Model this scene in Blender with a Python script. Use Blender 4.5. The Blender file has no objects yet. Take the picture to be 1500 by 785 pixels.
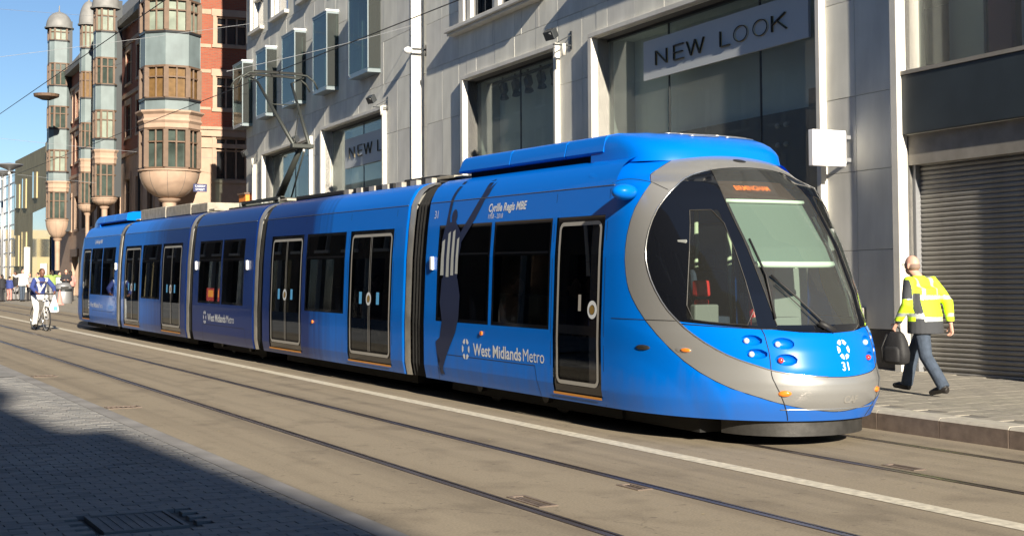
import bpy, bmesh, math, random
import numpy as np
from mathutils import Vector, Matrix
random.seed(7)
R = math.radians
# ------------------------------------------------------------------ camera, sky, sun, exposure
scn = bpy.context.scene
COL = scn.collection
cam = bpy.data.cameras.new("camera")
camo = bpy.data.objects.new("camera", cam)
COL.objects.link(camo)
camo.location = (0, 0, 1.734)
camo.rotation_euler = (R(90 + 1.5), 0, -R(27.8))
cam.sensor_width = 36
cam.lens = 49.166
cam.shift_y = -0.0341
cam.clip_start = 0.1
cam.clip_end = 3000
scn.camera = camo
SUN_EL, SUN_AZ = 21.0, 10.0         # light travels 10 degrees right of the street's direction (+Y)
sun = bpy.data.lights.new("sun", 'SUN')
sun.energy = 5.0
sun.angle = R(0.55)
sun.color = (1.0, 0.90, 0.74)
suno = bpy.data.objects.new("sun", sun)
COL.objects.link(suno)
_d = Vector((math.sin(R(SUN_AZ)) * math.cos(R(SUN_EL)), math.cos(R(SUN_AZ)) * math.cos(R(SUN_EL)), -math.sin(R(SUN_EL))))
suno.rotation_euler = _d.to_track_quat('-Z', 'Y').to_euler()
world = bpy.data.worlds.new("World")
scn.world = world
world.use_nodes = True
nt = world.node_tree
sky = nt.nodes.new('ShaderNodeTexSky')
sky.sky_type = 'NISHITA'
sky.sun_disc = False
sky.sun_elevation = R(SUN_EL)
sky.sun_rotation = R(180 + SUN_AZ)
sky.air_density = 1.0
sky.dust_density = 0.0
sky.ozone_density = 4.0
sky.altitude = 1500
nt.links.new(sky.outputs[0], nt.nodes['Background'].inputs[0])
nt.nodes['Background'].inputs[1].default_value = 0.05
scn.view_settings.view_transform = 'Standard'
scn.view_settings.look = 'None'
scn.view_settings.exposure = 1.15
scn.view_settings.gamma = 1.0
try:
    scn.cycles.max_bounces = 8
    scn.cycles.transparent_max_bounces = 12
    scn.cycles.caustics_reflective = False
    scn.cycles.caustics_refractive = False
except Exception:
    pass

# ------------------------------------------------------------------ helpers
def link(o, parent=None):
    COL.objects.link(o)
    if parent is not None:
        o.parent = parent
    return o

def empty(name, loc=(0, 0, 0), rz=0.0, label=None, cat=None, group=None, mat=None):
    o = bpy.data.objects.new(name, None)
    o.empty_display_size = 0.3
    link(o)
    if mat is not None:
        o.matrix_world = mat
    else:
        o.location = loc
        o.rotation_euler = (0, 0, rz)
    tag(o, label, cat, group)
    return o

def tag(o, label=None, cat=None, group=None, kind=None):
    if label: o['label'] = label
    if cat: o['category'] = cat
    if group: o['group'] = group
    if kind: o['kind'] = kind
    return o

def copy_tree(o, parent=None, **kw):
    c = o.copy(); link(c)
    c.parent = parent
    for ch in [x for x in bpy.data.objects if x.parent == o]:
        copy_tree(ch, c)
    return c

class MB:
    """collects shapes; build() links them as one mesh object"""
    def __init__(s):
        s.v = []; s.f = []; s.m = []; s.cur = 0
    def add(s, vs, fs):
        n = len(s.v)
        s.v += [tuple(map(float, p)) for p in vs]
        s.f += [tuple(i + n for i in f) for f in fs]
        s.m += [s.cur] * len(fs)
        return s
    def box(s, x0, x1, y0, y1, z0, z1):
        vs = [(x, y, z) for z in (z0, z1) for y in (y0, y1) for x in (x0, x1)]
        return s.add(vs, [(0, 2, 3, 1), (4, 5, 7, 6), (0, 1, 5, 4), (2, 6, 7, 3), (0, 4, 6, 2), (1, 3, 7, 5)])
    def obox(s, c, ax, ay, az):
        c, ax, ay, az = map(Vector, (c, ax, ay, az))
        vs = [c + ax * i + ay * j + az * k for k in (-1, 1) for j in (-1, 1) for i in (-1, 1)]
        return s.add(vs, [(0, 2, 3, 1), (4, 5, 7, 6), (0, 1, 5, 4), (2, 6, 7, 3), (0, 4, 6, 2), (1, 3, 7, 5)])
    def quad(s, a, b, c, d):
        return s.add([a, b, c, d], [(0, 1, 2, 3)])
    def bar(s, a, b, w, h, up=(0, 0, 1)):
        a, b = Vector(a), Vector(b); d = (b - a); L = d.length; d.normalize()
        u = Vector(up); sd = d.cross(u)
        if sd.length < 1e-4: sd = d.cross(Vector((1, 0, 0)))
        sd.normalize(); u = sd.cross(d).normalized()
        return s.obox((a + b) / 2, d * L / 2, sd * w / 2, u * h / 2)
    def tube(s, pts, r, n=8, closed=False, caps=True, radii=None, sy=1.0):
        pts = [Vector(p) for p in pts]; N = len(pts); rings = []
        prev = None
        for i, p in enumerate(pts):
            if closed: d = pts[(i + 1) % N] - pts[i - 1]
            else: d = pts[min(i + 1, N - 1)] - pts[max(i - 1, 0)]
            d.normalize()
            if prev is None:
                a = Vector((0, 0, 1)) if abs(d.z) < .9 else Vector((1, 0, 0))
                u = d.cross(a).normalized()
            else:
                u = (prev - d * prev.dot(d)).normalized()
            prev = u; w = d.cross(u)
            rr = radii[i] if radii else r
            rings.append([p + (u * math.cos(t) + w * math.sin(t) * sy) * rr for t in [2 * math.pi * k / n for k in range(n)]])
        vs = [v for rg in rings for v in rg]; fs = []
        for i in range(N if closed else N - 1):
            j = (i + 1) % N
            for k in range(n):
                l = (k + 1) % n
                fs.append((i * n + k, i * n + l, j * n + l, j * n + k))
        if caps and not closed:
            fs.append(tuple(range(n))[::-1]); fs.append(tuple((N - 1) * n + k for k in range(n)))
        return s.add(vs, fs)
    def cyl(s, c, r, h, n=16, axis=(0, 0, 1), r2=None):
        c = Vector(c); a = Vector(axis).normalized()
        return s.tube([c, c + a * h], r, n, radii=[r, r if r2 is None else r2])
    def lathe(s, prof, c=(0, 0, 0), n=16, a0=0.0, a1=2 * math.pi, flat=False):
        full = abs(a1 - a0 - 2 * math.pi) < 1e-6
        m = n if full else n + 1
        vs = []; fs = []
        for (r, z) in prof:
            for k in range(m):
                t = a0 + (a1 - a0) * k / n
                vs.append((c[0] + r * math.cos(t), c[1] + r * math.sin(t), c[2] + z))
        for i in range(len(prof) - 1):
            for k in range(n):
                l = (k + 1) % m
                fs.append((i * m + k, i * m + l, (i + 1) * m + l, (i + 1) * m + k))
        return s.add(vs, fs)
    def prism(s, poly, fn0, fn1):
        """poly of 2-D points; fn0 / fn1 give the two 3-D ends"""
        n = len(poly)
        vs = [fn0(p) for p in poly] + [fn1(p) for p in poly]
        fs = [tuple(range(n)), tuple(range(2 * n - 1, n - 1, -1))]
        fs += [(i, (i + 1) % n, n + (i + 1) % n, n + i) for i in range(n)]
        return s.add(vs, fs)
    def loft(s, rings, caps=True, closed=True):
        n = len(rings[0]); vs = [p for r in rings for p in r]; fs = []
        for i in range(len(rings) - 1):
            for k in range(n if closed else n - 1):
                l = (k + 1) % n
                fs.append((i * n + k, i * n + l, (i + 1) * n + l, (i + 1) * n + k))
        if caps:
            fs.append(tuple(range(n))[::-1]); fs.append(tuple((len(rings) - 1) * n + k for k in range(n)))
        return s.add(vs, fs)
    def sphere(s, c, rx, ry=None, rz=None, n=14, m=9):
        ry = ry or rx; rz = rz or rx
        rings = []
        for i in range(m + 1):
            t = math.pi * i / m
            t = min(max(t, .02), math.pi - .02)
            rings.append([(c[0] + rx * math.sin(t) * math.cos(2 * math.pi * k / n), c[1] + ry * math.sin(t) * math.sin(2 * math.pi * k / n), c[2] - rz * math.cos(t)) for k in range(n)])
        return s.loft(rings)
    def mesh(s, name, mats, smooth=False, recalc=True):
        me = bpy.data.meshes.new(name)
        me.from_pydata(s.v, [], s.f)
        if not isinstance(mats, (list, tuple)): mats = [mats]
        for m in mats: me.materials.append(m)
        me.polygons.foreach_set('material_index', s.m)
        if recalc:
            bm = bmesh.new(); bm.from_mesh(me)
            bmesh.ops.recalc_face_normals(bm, faces=bm.faces)
            bm.to_mesh(me); bm.free()
        if smooth:
            me.polygons.foreach_set('use_smooth', [True] * len(me.polygons))
        me.update()
        return me
    def build(s, name, mats, parent=None, smooth=False, bevel=0, recalc=True, loc=None, auto=None):
        me = s.mesh(name, mats, smooth or auto is not None, recalc)
        if auto is not None:
            try: me.set_sharp_from_angle(angle=R(auto))
            except Exception: pass
        o = bpy.data.objects.new(name, me)
        link(o, parent)
        if loc is not None: o.location = loc
        if bevel:
            b = o.modifiers.new('edge', 'BEVEL'); b.width = bevel; b.segments = 2; b.limit_method = 'ANGLE'; b.angle_limit = R(40)
        return o

def inst(me, name, parent, loc=(0, 0, 0), rot=None, sc=None):
    o = bpy.data.objects.new(name, me)
    link(o, parent); o.location = loc
    if rot: o.rotation_euler = rot
    if sc: o.scale = sc
    return o

# ------------------------------------------------------------------ materials
def mat(name, col, rough=0.7, metal=0.0, var=0.0, vs=3.0, bump=0.0, bs=40.0, coat=0.0, spec=None, stretch=None, col2=None, detail=4.0, emit=None):
    m = bpy.data.materials.new(name); m.use_nodes = True
    n = m.node_tree.nodes; l = m.node_tree.links; b = n['Principled BSDF']
    b.inputs['Base Color'].default_value = (*col, 1)
    b.inputs['Roughness'].default_value = rough
    b.inputs['Metallic'].default_value = metal
    if coat: b.inputs['Coat Weight'].default_value = coat; b.inputs['Coat Roughness'].default_value = .03
    if spec is not None: b.inputs['Specular IOR Level'].default_value = spec
    if var or bump:
        tc = n.new('ShaderNodeTexCoord'); src = tc.outputs['Object']
        if stretch:
            mp = n.new('ShaderNodeMapping'); mp.inputs['Scale'].default_value = stretch; l.new(src, mp.inputs[0]); src = mp.outputs[0]
    if var:
        t = n.new('ShaderNodeTexNoise'); t.inputs['Scale'].default_value = vs; t.inputs['Detail'].default_value = detail; l.new(src, t.inputs['Vector'])
        r = n.new('ShaderNodeValToRGB'); c2 = col2 or tuple(c * (1 - var) for c in col)
        r.color_ramp.elements[0].position = .3; r.color_ramp.elements[1].position = .72
        r.color_ramp.elements[0].color = (*c2, 1); r.color_ramp.elements[1].color = (*[min(1, c * (1 + var * .5)) for c in col], 1)
        l.new(t.outputs['Fac'], r.inputs[0]); l.new(r.outputs[0], b.inputs['Base Color'])
    if bump:
        t2 = n.new('ShaderNodeTexNoise'); t2.inputs['Scale'].default_value = bs; t2.inputs['Detail'].default_value = 5; l.new(src, t2.inputs['Vector'])
        bp = n.new('ShaderNodeBump'); bp.inputs['Strength'].default_value = bump; bp.inputs['Distance'].default_value = .01
        l.new(t2.outputs['Fac'], bp.inputs['Height']); l.new(bp.outputs[0], b.inputs['Normal'])
    if emit:
        b.inputs['Emission Color'].default_value = (*emit[:3], 1); b.inputs['Emission Strength'].default_value = emit[3]
    return m

def glass(name, tint=(.3, .35, .35), refl=(.9, .95, 1), rough=.01, ior=1.5, boost=1.0, light_veil=0.0):
    m = bpy.data.materials.new(name); m.use_nodes = True
    n = m.node_tree.nodes; l = m.node_tree.links
    for x in list(n): n.remove(x)
    o = n.new('ShaderNodeOutputMaterial'); t = n.new('ShaderNodeBsdfTransparent'); g = n.new('ShaderNodeBsdfGlossy'); f = n.new('ShaderNodeMath'); mx = n.new('ShaderNodeMixShader')
    t.inputs[0].default_value = (*tint, 1); g.inputs[0].default_value = (*refl, 1); g.inputs['Roughness'].default_value = rough
    lw = n.new('ShaderNodeLayerWeight'); pw = n.new('ShaderNodeMath'); pw.operation = 'POWER'; pw.inputs[1].default_value = 5
    l.new(lw.outputs['Facing'], pw.inputs[0]); f.operation = 'MULTIPLY_ADD'; r0 = ((ior - 1) / (ior + 1)) ** 2
    f.inputs[1].default_value = 1 - r0; f.inputs[2].default_value = r0; l.new(pw.outputs[0], f.inputs[0])
    if boost != 1.0:
        k = n.new('ShaderNodeMath'); k.operation = 'MULTIPLY'; k.inputs[1].default_value = boost; k.use_clamp = True
        l.new(f.outputs[0], k.inputs[0]); l.new(k.outputs[0], mx.inputs[0])
    else:
        l.new(f.outputs[0], mx.inputs[0])
    ts = t.outputs[0]
    if light_veil:  # pale diffuse mix standing in for light reflected off the pane
        df = n.new('ShaderNodeBsdfDiffuse'); df.inputs[0].default_value = (.62, .64, .62, 1); dm = n.new('ShaderNodeMixShader'); dm.inputs[0].default_value = light_veil
        l.new(ts, dm.inputs[1]); l.new(df.outputs[0], dm.inputs[2]); ts = dm.outputs[0]
    l.new(ts, mx.inputs[1]); l.new(g.outputs[0], mx.inputs[2]); l.new(mx.outputs[0], o.inputs[0])
    return m

def weather(m, scale=.6, amount=.35, stretch=(1, 1, 1), dark=(.5, .48, .45)):
    """large soft stains multiplied into a base colour"""
    n = m.node_tree.nodes; l = m.node_tree.links; b = n['Principled BSDF']
    tc = n.new('ShaderNodeTexCoord'); mp = n.new('ShaderNodeMapping'); mp.inputs['Scale'].default_value = stretch
    t = n.new('ShaderNodeTexNoise'); t.inputs['Scale'].default_value = scale; t.inputs['Detail'].default_value = 6; t.inputs['Roughness'].default_value = .65
    r = n.new('ShaderNodeMapRange'); r.inputs[1].default_value = .35; r.inputs[2].default_value = .65; r.inputs[3].default_value = 0; r.inputs[4].default_value = amount
    mx = n.new('ShaderNodeMix'); mx.data_type = 'RGBA'; mx.blend_type = 'MULTIPLY'
    l.new(tc.outputs['Object'], mp.inputs[0]); l.new(mp.outputs[0], t.inputs['Vector']); l.new(t.outputs['Fac'], r.inputs[0]); l.new(r.outputs[0], mx.inputs[0])
    s = b.inputs['Base Color']
    if s.is_linked:
        l.new(s.links[0].from_socket, mx.inputs[6])
    else:
        mx.inputs[6].default_value = s.default_value[:]
    mx.inputs[7].default_value = (*dark, 1)
    l.new(mx.outputs[2], s)
    return m

M = {}
M['road'] = weather(mat('road_surface', (.30, .25, .178), .85, var=.22, vs=55, bump=.25, bs=160), .35, .30, (1.6, .25, 1), (.72, .70, .68))
M['road_groove'] = mat('rail_groove_dark', (.035, .030, .028), .9)  # near-black floor of the rail slots
def worn_road(m):
    n = m.node_tree.nodes; l = m.node_tree.links; b = n['Principled BSDF']; s = b.inputs['Base Color']; cur = s.links[0].from_socket
    tc = n.new('ShaderNodeTexCoord'); sp = n.new('ShaderNodeSeparateXYZ'); l.new(tc.outputs['Object'], sp.inputs[0])
    def mul(fac, col, cur):
        mx = n.new('ShaderNodeMix'); mx.data_type = 'RGBA'; mx.blend_type = 'MULTIPLY'; l.new(fac, mx.inputs[0]); l.new(cur, mx.inputs[6]); mx.inputs[7].default_value = (*col, 1); return mx.outputs[2]
    def noise(scale, st, lo, hi, amt, det=5):
        mp = n.new('ShaderNodeMapping'); mp.inputs['Scale'].default_value = st; l.new(tc.outputs['Object'], mp.inputs[0])
        t = n.new('ShaderNodeTexNoise'); t.inputs['Scale'].default_value = scale; t.inputs['Detail'].default_value = det; l.new(mp.outputs[0], t.inputs['Vector'])
        r = n.new('ShaderNodeMapRange'); r.inputs[1].default_value = lo; r.inputs[2].default_value = hi; r.inputs[4].default_value = amt; l.new(t.outputs['Fac'], r.inputs[0]); return r.outputs[0]
    cur = mul(noise(1.0, (2.6, .05, 1), .46, .66, .55), (.55, .54, .54), cur)      # tyre streaks
    cur = mul(noise(1.7, (1, .8, 1), .54, .70, .5), (.50, .48, .47), cur)         # blotches
    cur = mul(noise(9, (1, 1, 1), .62, .72, .6), (.45, .43, .42), cur)            # small spots
    # grime beside each rail
    for rx in (4.87, 6.24, 8.60, 9.95):
        a = n.new('ShaderNodeMath'); a.operation = 'SUBTRACT'; a.inputs[1].default_value = rx; l.new(sp.outputs[0], a.inputs[0])
        c = n.new('ShaderNodeMath'); c.operation = 'ABSOLUTE'; l.new(a.outputs[0], c.inputs[0])
        r = n.new('ShaderNodeMapRange'); r.inputs[1].default_value = .07; r.inputs[2].default_value = .30; r.inputs[3].default_value = .55; r.inputs[4].default_value = 0; l.new(c.outputs[0], r.inputs[0])
        k = n.new('ShaderNodeMath'); k.operation = 'MULTIPLY'; l.new(r.outputs[0], k.inputs[0]); l.new(noise(1.3, (3, .35, 1), .3, .7, 1.0), k.inputs[1]); cur = mul(k.outputs[0], (.55, .50, .46), cur)
    # hairline cracks
    mp = n.new('ShaderNodeMapping'); mp.inputs['Scale'].default_value = (.55, .30, 1)
    nz = n.new('ShaderNodeTexNoise'); nz.inputs['Scale'].default_value = 1.6; nz.inputs['Detail'].default_value = 6; l.new(tc.outputs['Object'], nz.inputs['Vector'])
    ad = n.new('ShaderNodeMix'); ad.data_type = 'RGBA'; ad.blend_type = 'ADD'; ad.inputs[0].default_value = .9; l.new(tc.outputs['Object'], ad.inputs[6]); l.new(nz.outputs['Color'], ad.inputs[7]); l.new(ad.outputs[2], mp.inputs[0])
    v = n.new('ShaderNodeTexVoronoi'); v.feature = 'DISTANCE_TO_EDGE'; v.inputs['Scale'].default_value = 1.0; l.new(mp.outputs[0], v.inputs['Vector'])
    r = n.new('ShaderNodeMapRange'); r.inputs[1].default_value = .0; r.inputs[2].default_value = .006; r.inputs[3].default_value = .6; r.inputs[4].default_value = 0; l.new(v.outputs['Distance'], r.inputs[0])
    k = n.new('ShaderNodeMath'); k.operation = 'MULTIPLY'; l.new(r.outputs[0], k.inputs[0]); l.new(noise(.35, (1, 1, 1), .48, .6, 1.0), k.inputs[1]); cur = mul(k.outputs[0], (.4, .38, .36), cur)
    l.new(cur, s); return m
worn_road(M['road'])
M['rail'] = mat('rail_steel', (.24, .20, .18), .38, .85, var=.3, vs=6, stretch=(1, .3, 1))
M['seal'] = mat('rail_sealant', (.15, .125, .10), .8, var=.2, vs=20)
M['line'] = mat('worn_white_paint', (.60, .55, .44), .8, var=.30, vs=14, bump=.2, bs=120)
M['paver'] = mat('paver_grey', (.25, .245, .235), .8, var=.25, vs=1.1, bump=.4, bs=60)
M['paver2'] = mat('paver_dark', (.20, .20, .20), .8, var=.3, vs=2.1, bump=.4, bs=60)
M['paver3'] = mat('paver_light', (.26, .25, .24), .8, var=.3, vs=1.7, bump=.4, bs=60)
M['slab'] = weather(mat('footway_slab', (.30, .275, .23), .85, var=.25, vs=7, bump=.3, bs=90), 1.3, .35, (1, .6, 1), (.72, .7, .68))
M['slab2'] = weather(mat('footway_slab_dark', (.275, .253, .213), .85, var=.3, vs=9, bump=.3, bs=90), 1.1, .3, (1, .6, 1), (.72, .7, .68))
M['joint'] = mat('joint_mortar', (.15, .14, .125), .95)
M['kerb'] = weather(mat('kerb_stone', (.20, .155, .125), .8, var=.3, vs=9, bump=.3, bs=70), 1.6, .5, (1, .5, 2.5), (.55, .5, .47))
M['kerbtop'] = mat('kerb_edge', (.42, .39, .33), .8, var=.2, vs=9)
M['blue'] = weather(mat('tram_blue_paint', (.0, .142, .62), .30, coat=.14, spec=.12, bump=.02, bs=1.6), 1.2, .06, (1, 1, 1), (.75, .8, .85))
def livery(m):
    """printed wrap: the middle sections fade into navy with streaky vertical edges"""
    n = m.node_tree.nodes; l = m.node_tree.links; b = n['Principled BSDF']
    tc = n.new('ShaderNodeTexCoord'); sp = n.new('ShaderNodeSeparateXYZ'); l.new(tc.outputs['Object'], sp.inputs[0])
    nz = n.new('ShaderNodeTexNoise'); mp = n.new('ShaderNodeMapping'); mp.inputs['Scale'].default_value = (0, 5.5, .22); l.new(tc.outputs['Object'], mp.inputs[0]); l.new(mp.outputs[0], nz.inputs['Vector']); nz.inputs['Scale'].default_value = 1.0; nz.inputs['Detail'].default_value = 3
    a1 = n.new('ShaderNodeMath'); a1.operation = 'MULTIPLY_ADD'; a1.inputs[1].default_value = 1.8; l.new(nz.outputs['Fac'], a1.inputs[0]); l.new(sp.outputs[1], a1.inputs[2])
    up = n.new('ShaderNodeMapRange'); up.inputs[1].default_value = -5.2; up.inputs[2].default_value = -4.0; l.new(a1.outputs[0], up.inputs[0])
    dn = n.new('ShaderNodeMapRange'); dn.inputs[1].default_value = 5.6; dn.inputs[2].default_value = 8.0; dn.inputs[3].default_value = 1; dn.inputs[4].default_value = 0; l.new(a1.outputs[0], dn.inputs[0])
    mu = n.new('ShaderNodeMath'); mu.operation = 'MULTIPLY'; l.new(up.outputs[0], mu.inputs[0]); l.new(dn.outputs[0], mu.inputs[1])
    # road dirt thrown up along the lower edge
    t2 = n.new('ShaderNodeTexNoise'); m3 = n.new('ShaderNodeMapping'); m3.inputs['Scale'].default_value = (1, 3.0, .5); l.new(tc.outputs['Object'], m3.inputs[0]); l.new(m3.outputs[0], t2.inputs['Vector']); t2.inputs['Scale'].default_value = 2.2; t2.inputs['Detail'].default_value = 6
    a2 = n.new('ShaderNodeMath'); a2.operation = 'MULTIPLY_ADD'; a2.inputs[1].default_value = .7; l.new(t2.outputs['Fac'], a2.inputs[0]); l.new(sp.outputs[2], a2.inputs[2])
    r2 = n.new('ShaderNodeMapRange'); r2.inputs[1].default_value = .62; r2.inputs[2].default_value = 1.05; r2.inputs[3].default_value = .30; r2.inputs[4].default_value = 0; l.new(a2.outputs[0], r2.inputs[0])
    md = n.new('ShaderNodeMix'); md.data_type = 'RGBA'; l.new(r2.outputs[0], md.inputs[0]); l.new(b.inputs['Base Color'].links[0].from_socket, md.inputs[6]); md.inputs[7].default_value = (.09, .085, .08, 1); l.new(md.outputs[2], b.inputs['Base Color'])
    k = n.new('ShaderNodeMath'); k.operation = 'MULTIPLY'; k.inputs[1].default_value = .92; l.new(mu.outputs[0], k.inputs[0])
    mx = n.new('ShaderNodeMix'); mx.data_type = 'RGBA'; s = b.inputs['Base Color']; l.new(s.links[0].from_socket, mx.inputs[6]); mx.inputs[7].default_value = (.003, .016, .12, 1); l.new(k.outputs[0], mx.inputs[0]); l.new(mx.outputs[2], s)
    return m
livery(M['blue'])
M['silver'] = mat('silver_grey_paint', (.255, .255, .25), .38, .35, coat=.5, bump=.01, bs=3)
M['chrome'] = mat('bright_metal_trim', (.72, .72, .70), .22, .9)
M['ring'] = mat('gangway_ring_aluminium', (.55, .54, .50), .35, .8, var=.25, vs=5)
M['black'] = mat('black_rubber', (.012, .012, .013), .6)
M['bellow'] = mat('black_bellows_rubber', (.008, .008, .008), .9, var=.3, vs=9)
M['gloss'] = mat('black_glazed_surround', (.006, .007, .010), .06, coat=.5)
M['frame'] = mat('door_frame_grey', (.42, .41, .38), .45, .3)
M['under'] = mat('underframe_black', (.010, .010, .010), .8)
M['skirt'] = mat('apron_grey_metal', (.045, .043, .040), .5, .3, var=.35, vs=8, bump=.2, bs=20)
M['wglass'] = glass('tram_window_glass', (.13, .135, .14), boost=1.0)
M['wscreen'] = glass('windscreen_glass', (.70, .80, .74), boost=1.0, light_veil=.05)  # diffuse share imitates the milky light across the windscreen
M['drvglass'] = glass('cab_side_glass', (.64, .70, .66), light_veil=.02)
M['decal_w'] = mat('white_lettering', (.62, .66, .70), .5)
M['decal_ww'] = mat('bright_white_lettering', (.85, .88, .9), .5)
M['decal_d'] = mat('navy_silhouette_print', (.006, .014, .055), .5, coat=.1)
M['decal_g'] = mat('shirt_stripe_print', (.40, .43, .43), .5)
M['amber'] = mat('amber_lens', (.75, .20, .02), .2, coat=1)
M['amberstrip'] = mat('amber_reflective_strip', (.72, .30, .03), .4)
M['lamp'] = mat('lamp_lens', (.75, .77, .78), .08, .3, coat=1)
M['redlamp'] = mat('red_lamp_lens', (.55, .05, .04), .12, coat=1)
M['led'] = mat('amber_led_text', (.5, .1, .01), .5, emit=(1, .2, .03, .75))
M['blind'] = mat('pale_green_blind', (.135, .178, .16), .8)
M['blindbar'] = mat('pale_blind_bar', (.78, .86, .76), .5)
M['pole'] = mat('yellow_green_handrail', (.55, .60, .45), .35)
M['seat'] = mat('dark_seat_fabric', (.03, .04, .07), .9)
M['inner'] = mat('interior_grey_panel', (.20, .21, .20), .7)
M['dash'] = mat('dashboard_grey', (.09, .10, .095), .6)
M['red'] = mat('red_plastic', (.6, .03, .03), .4)
M['sticker'] = mat('pale_blue_sticker', (.10, .40, .75), .5)
M['gold'] = mat('brass_button', (.65, .42, .12), .3, .7)
M['roofgrey'] = mat('roof_equipment_beige', (.36, .33, .27), .7, var=.3, vs=6)
M['panto'] = mat('pantograph_green_grey', (.05, .055, .05), .5, .4)
M['wire'] = mat('copper_wire_dark', (.03, .03, .03), .6)
M['wirel'] = mat('pale_span_wire', (.25, .26, .28), .5)
M['stone'] = weather(mat('pale_stone_panel', (.72, .71, .64), .8, var=.16, vs=2.2, bump=.12, bs=50, stretch=(1, 1, .35)), .7, .30, (1.2, 1, .22), (.66, .66, .68))
M['stone2'] = weather(mat('pale_stone_panel_grey', (.66, .65, .60), .8, var=.16, vs=2.5, bump=.12, bs=50, stretch=(1, 1, .35)), .9, .30, (1.2, 1, .22), (.66, .66, .68))
M['fin'] = weather(mat('white_stone_surround', (.66, .64, .59), .6, var=.10, vs=3), .8, .25, (1, 1, .3), (.7, .68, .64))
M['mortar'] = mat('dark_joint_backing', (.12, .12, .12), .95)
M['granite'] = mat('dark_granite_plinth', (.055, .05, .05), .45, var=.35, vs=30, coat=.3)
M['shopglass'] = glass('shop_window_glass', (.90, .94, .92), refl=(.7, .74, .74), boost=.8, light_veil=.12)  # diffuse share imitates the grey reflected light on the shop glass
M['boxglass'] = glass('box_window_glass', (.42, .50, .50), refl=(.62, .66, .64), boost=.9, light_veil=.05)
M['blind_cream'] = mat('cream_roller_blind', (.62, .60, .50), .85)
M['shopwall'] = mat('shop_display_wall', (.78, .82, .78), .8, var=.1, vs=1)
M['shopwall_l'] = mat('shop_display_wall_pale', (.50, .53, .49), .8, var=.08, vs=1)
M['shopdark'] = mat('shop_dark_panel', (.008, .010, .016), .6)
M['signboard'] = mat('sign_board_grey', (.50, .53, .55), .6)
M['signletter'] = mat('sign_letter_black', (.01, .01, .01), .5)
M['signedge'] = mat('sign_letter_brass_edge', (.65, .52, .22), .35, .6)
M['whitebox'] = mat('white_acrylic_sign', (.86, .86, .88), .35)
M['darkband'] = mat('dark_fascia_panel', (.028, .038, .045), .5, var=.2, vs=2)
M['conc'] = mat('concrete_lintel', (.27, .25, .22), .8, var=.2, vs=4)
M['shutter'] = mat('roller_shutter_steel', (.28, .27, .25), .5, .25, var=.12, vs=3)
weather(M['shutter'], 1.0, .35, (2.2, 1, .35), (.6, .57, .54)); weather(M['granite'], 1.5, .3)
M['purple'] = mat('plum_curtain', (.10, .03, .06), .8)
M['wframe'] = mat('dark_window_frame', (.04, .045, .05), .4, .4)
M['boxframe'] = mat('steel_grey_box_frame', (.20, .24, .26), .35, .5)
M['whitecap'] = mat('white_cap_metal', (.8, .8, .8), .4)
M['interior_d'] = mat('dark_room_interior', (.03, .035, .04), .9)
M['jeans'] = mat('blue_work_trousers', (.055, .075, .11), .9, var=.3, vs=14, bump=.4, bs=40)
M['yellow'] = mat('fluorescent_yellow_cloth', (.62, .90, .03), .75, bump=.3, bs=18)
M['navycloth'] = mat('dark_grey_jacket_cloth', (.045, .048, .055), .85, bump=.4, bs=25)
M['reflect'] = mat('silver_reflective_tape', (.50, .53, .52), .35, .3)
M['skin'] = mat('skin_fair', (.58, .33, .25), .55)
M['skin_d'] = mat('skin_brown', (.16, .075, .05), .55)
M['shoe'] = mat('dark_leather_shoe', (.02, .017, .015), .5)
M['bag'] = mat('black_nylon_bag', (.018, .018, .020), .7, bump=.5, bs=30)
M['white'] = mat('white_cloth', (.78, .78, .76), .8, bump=.3, bs=25)
M['navy'] = mat('navy_blue_cloth', (.03, .05, .20), .8)
M['grey'] = mat('mid_grey_cloth', (.22, .22, .23), .8)
M['greenc'] = mat('green_cloth', (.25, .35, .10), .8)
M['pinkc'] = mat('pink_cloth', (.55, .25, .22), .8)
M['blackc'] = mat('black_cloth', (.02, .02, .025), .85)
M['bike'] = mat('pale_bicycle_frame', (.55, .55, .56), .35, .3)
M['plastic'] = mat('white_plastic_bag', (.85, .88, .9), .4)
M['hair'] = mat('dark_hair', (.02, .013, .01), .7)
M['steel'] = mat('galvanised_steel', (.35, .36, .38), .45, .6)
M['orange'] = mat('orange_awning', (.85, .25, .03), .6)
M['bluesign'] = mat('navy_sign_plate', (.02, .03, .11), .45)
M['copper'] = mat('brown_window_timber', (.135, .085, .055), .6, var=.2, vs=5)
M['lead'] = mat('blue_grey_bay_panel', (.17, .215, .225), .5, var=.18, vs=1.5, bump=.05, bs=2); weather(M['lead'], 1.4, .35, (1.5, 1.5, .3), (.6, .6, .6))
M['cream'] = weather(mat('cream_terracotta', (.40, .285, .21), .75, var=.12, vs=3), .8, .35, (1, 1, 1), (.75, .7, .68))
M['domegrey'] = mat('pale_lead_dome', (.20, .20, .195), .6, var=.2, vs=3)
M['bayglass'] = mat('bay_window_panes', (.06, .08, .07), .08, coat=.6, var=.6, vs=1.3)
M['baycurtain'] = mat('bay_window_panes_amber', (.17, .10, .04), .3, coat=.6, var=.25, vs=5)
M['palepane'] = mat('bay_window_panes_pale', (.24, .28, .23), .3, coat=.6, var=.3, vs=2)
M['darkpane'] = mat('dark_window_panes', (.020, .022, .025), .06, coat=.8)
M['slate'] = mat('slate_roof', (.17, .17, .16), .7, var=.25, vs=4)
M['tan'] = weather(mat('olive_tan_cladding', (.27, .24, .14), .8, var=.15, vs=.8), .25, .4)
M['tanlight'] = mat('pale_yellow_stone', (.40, .33, .18), .8)
M['bglass'] = mat('blue_curtain_wall', (.06, .12, .26), .15, coat=.8, var=.5, vs=.35)
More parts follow.
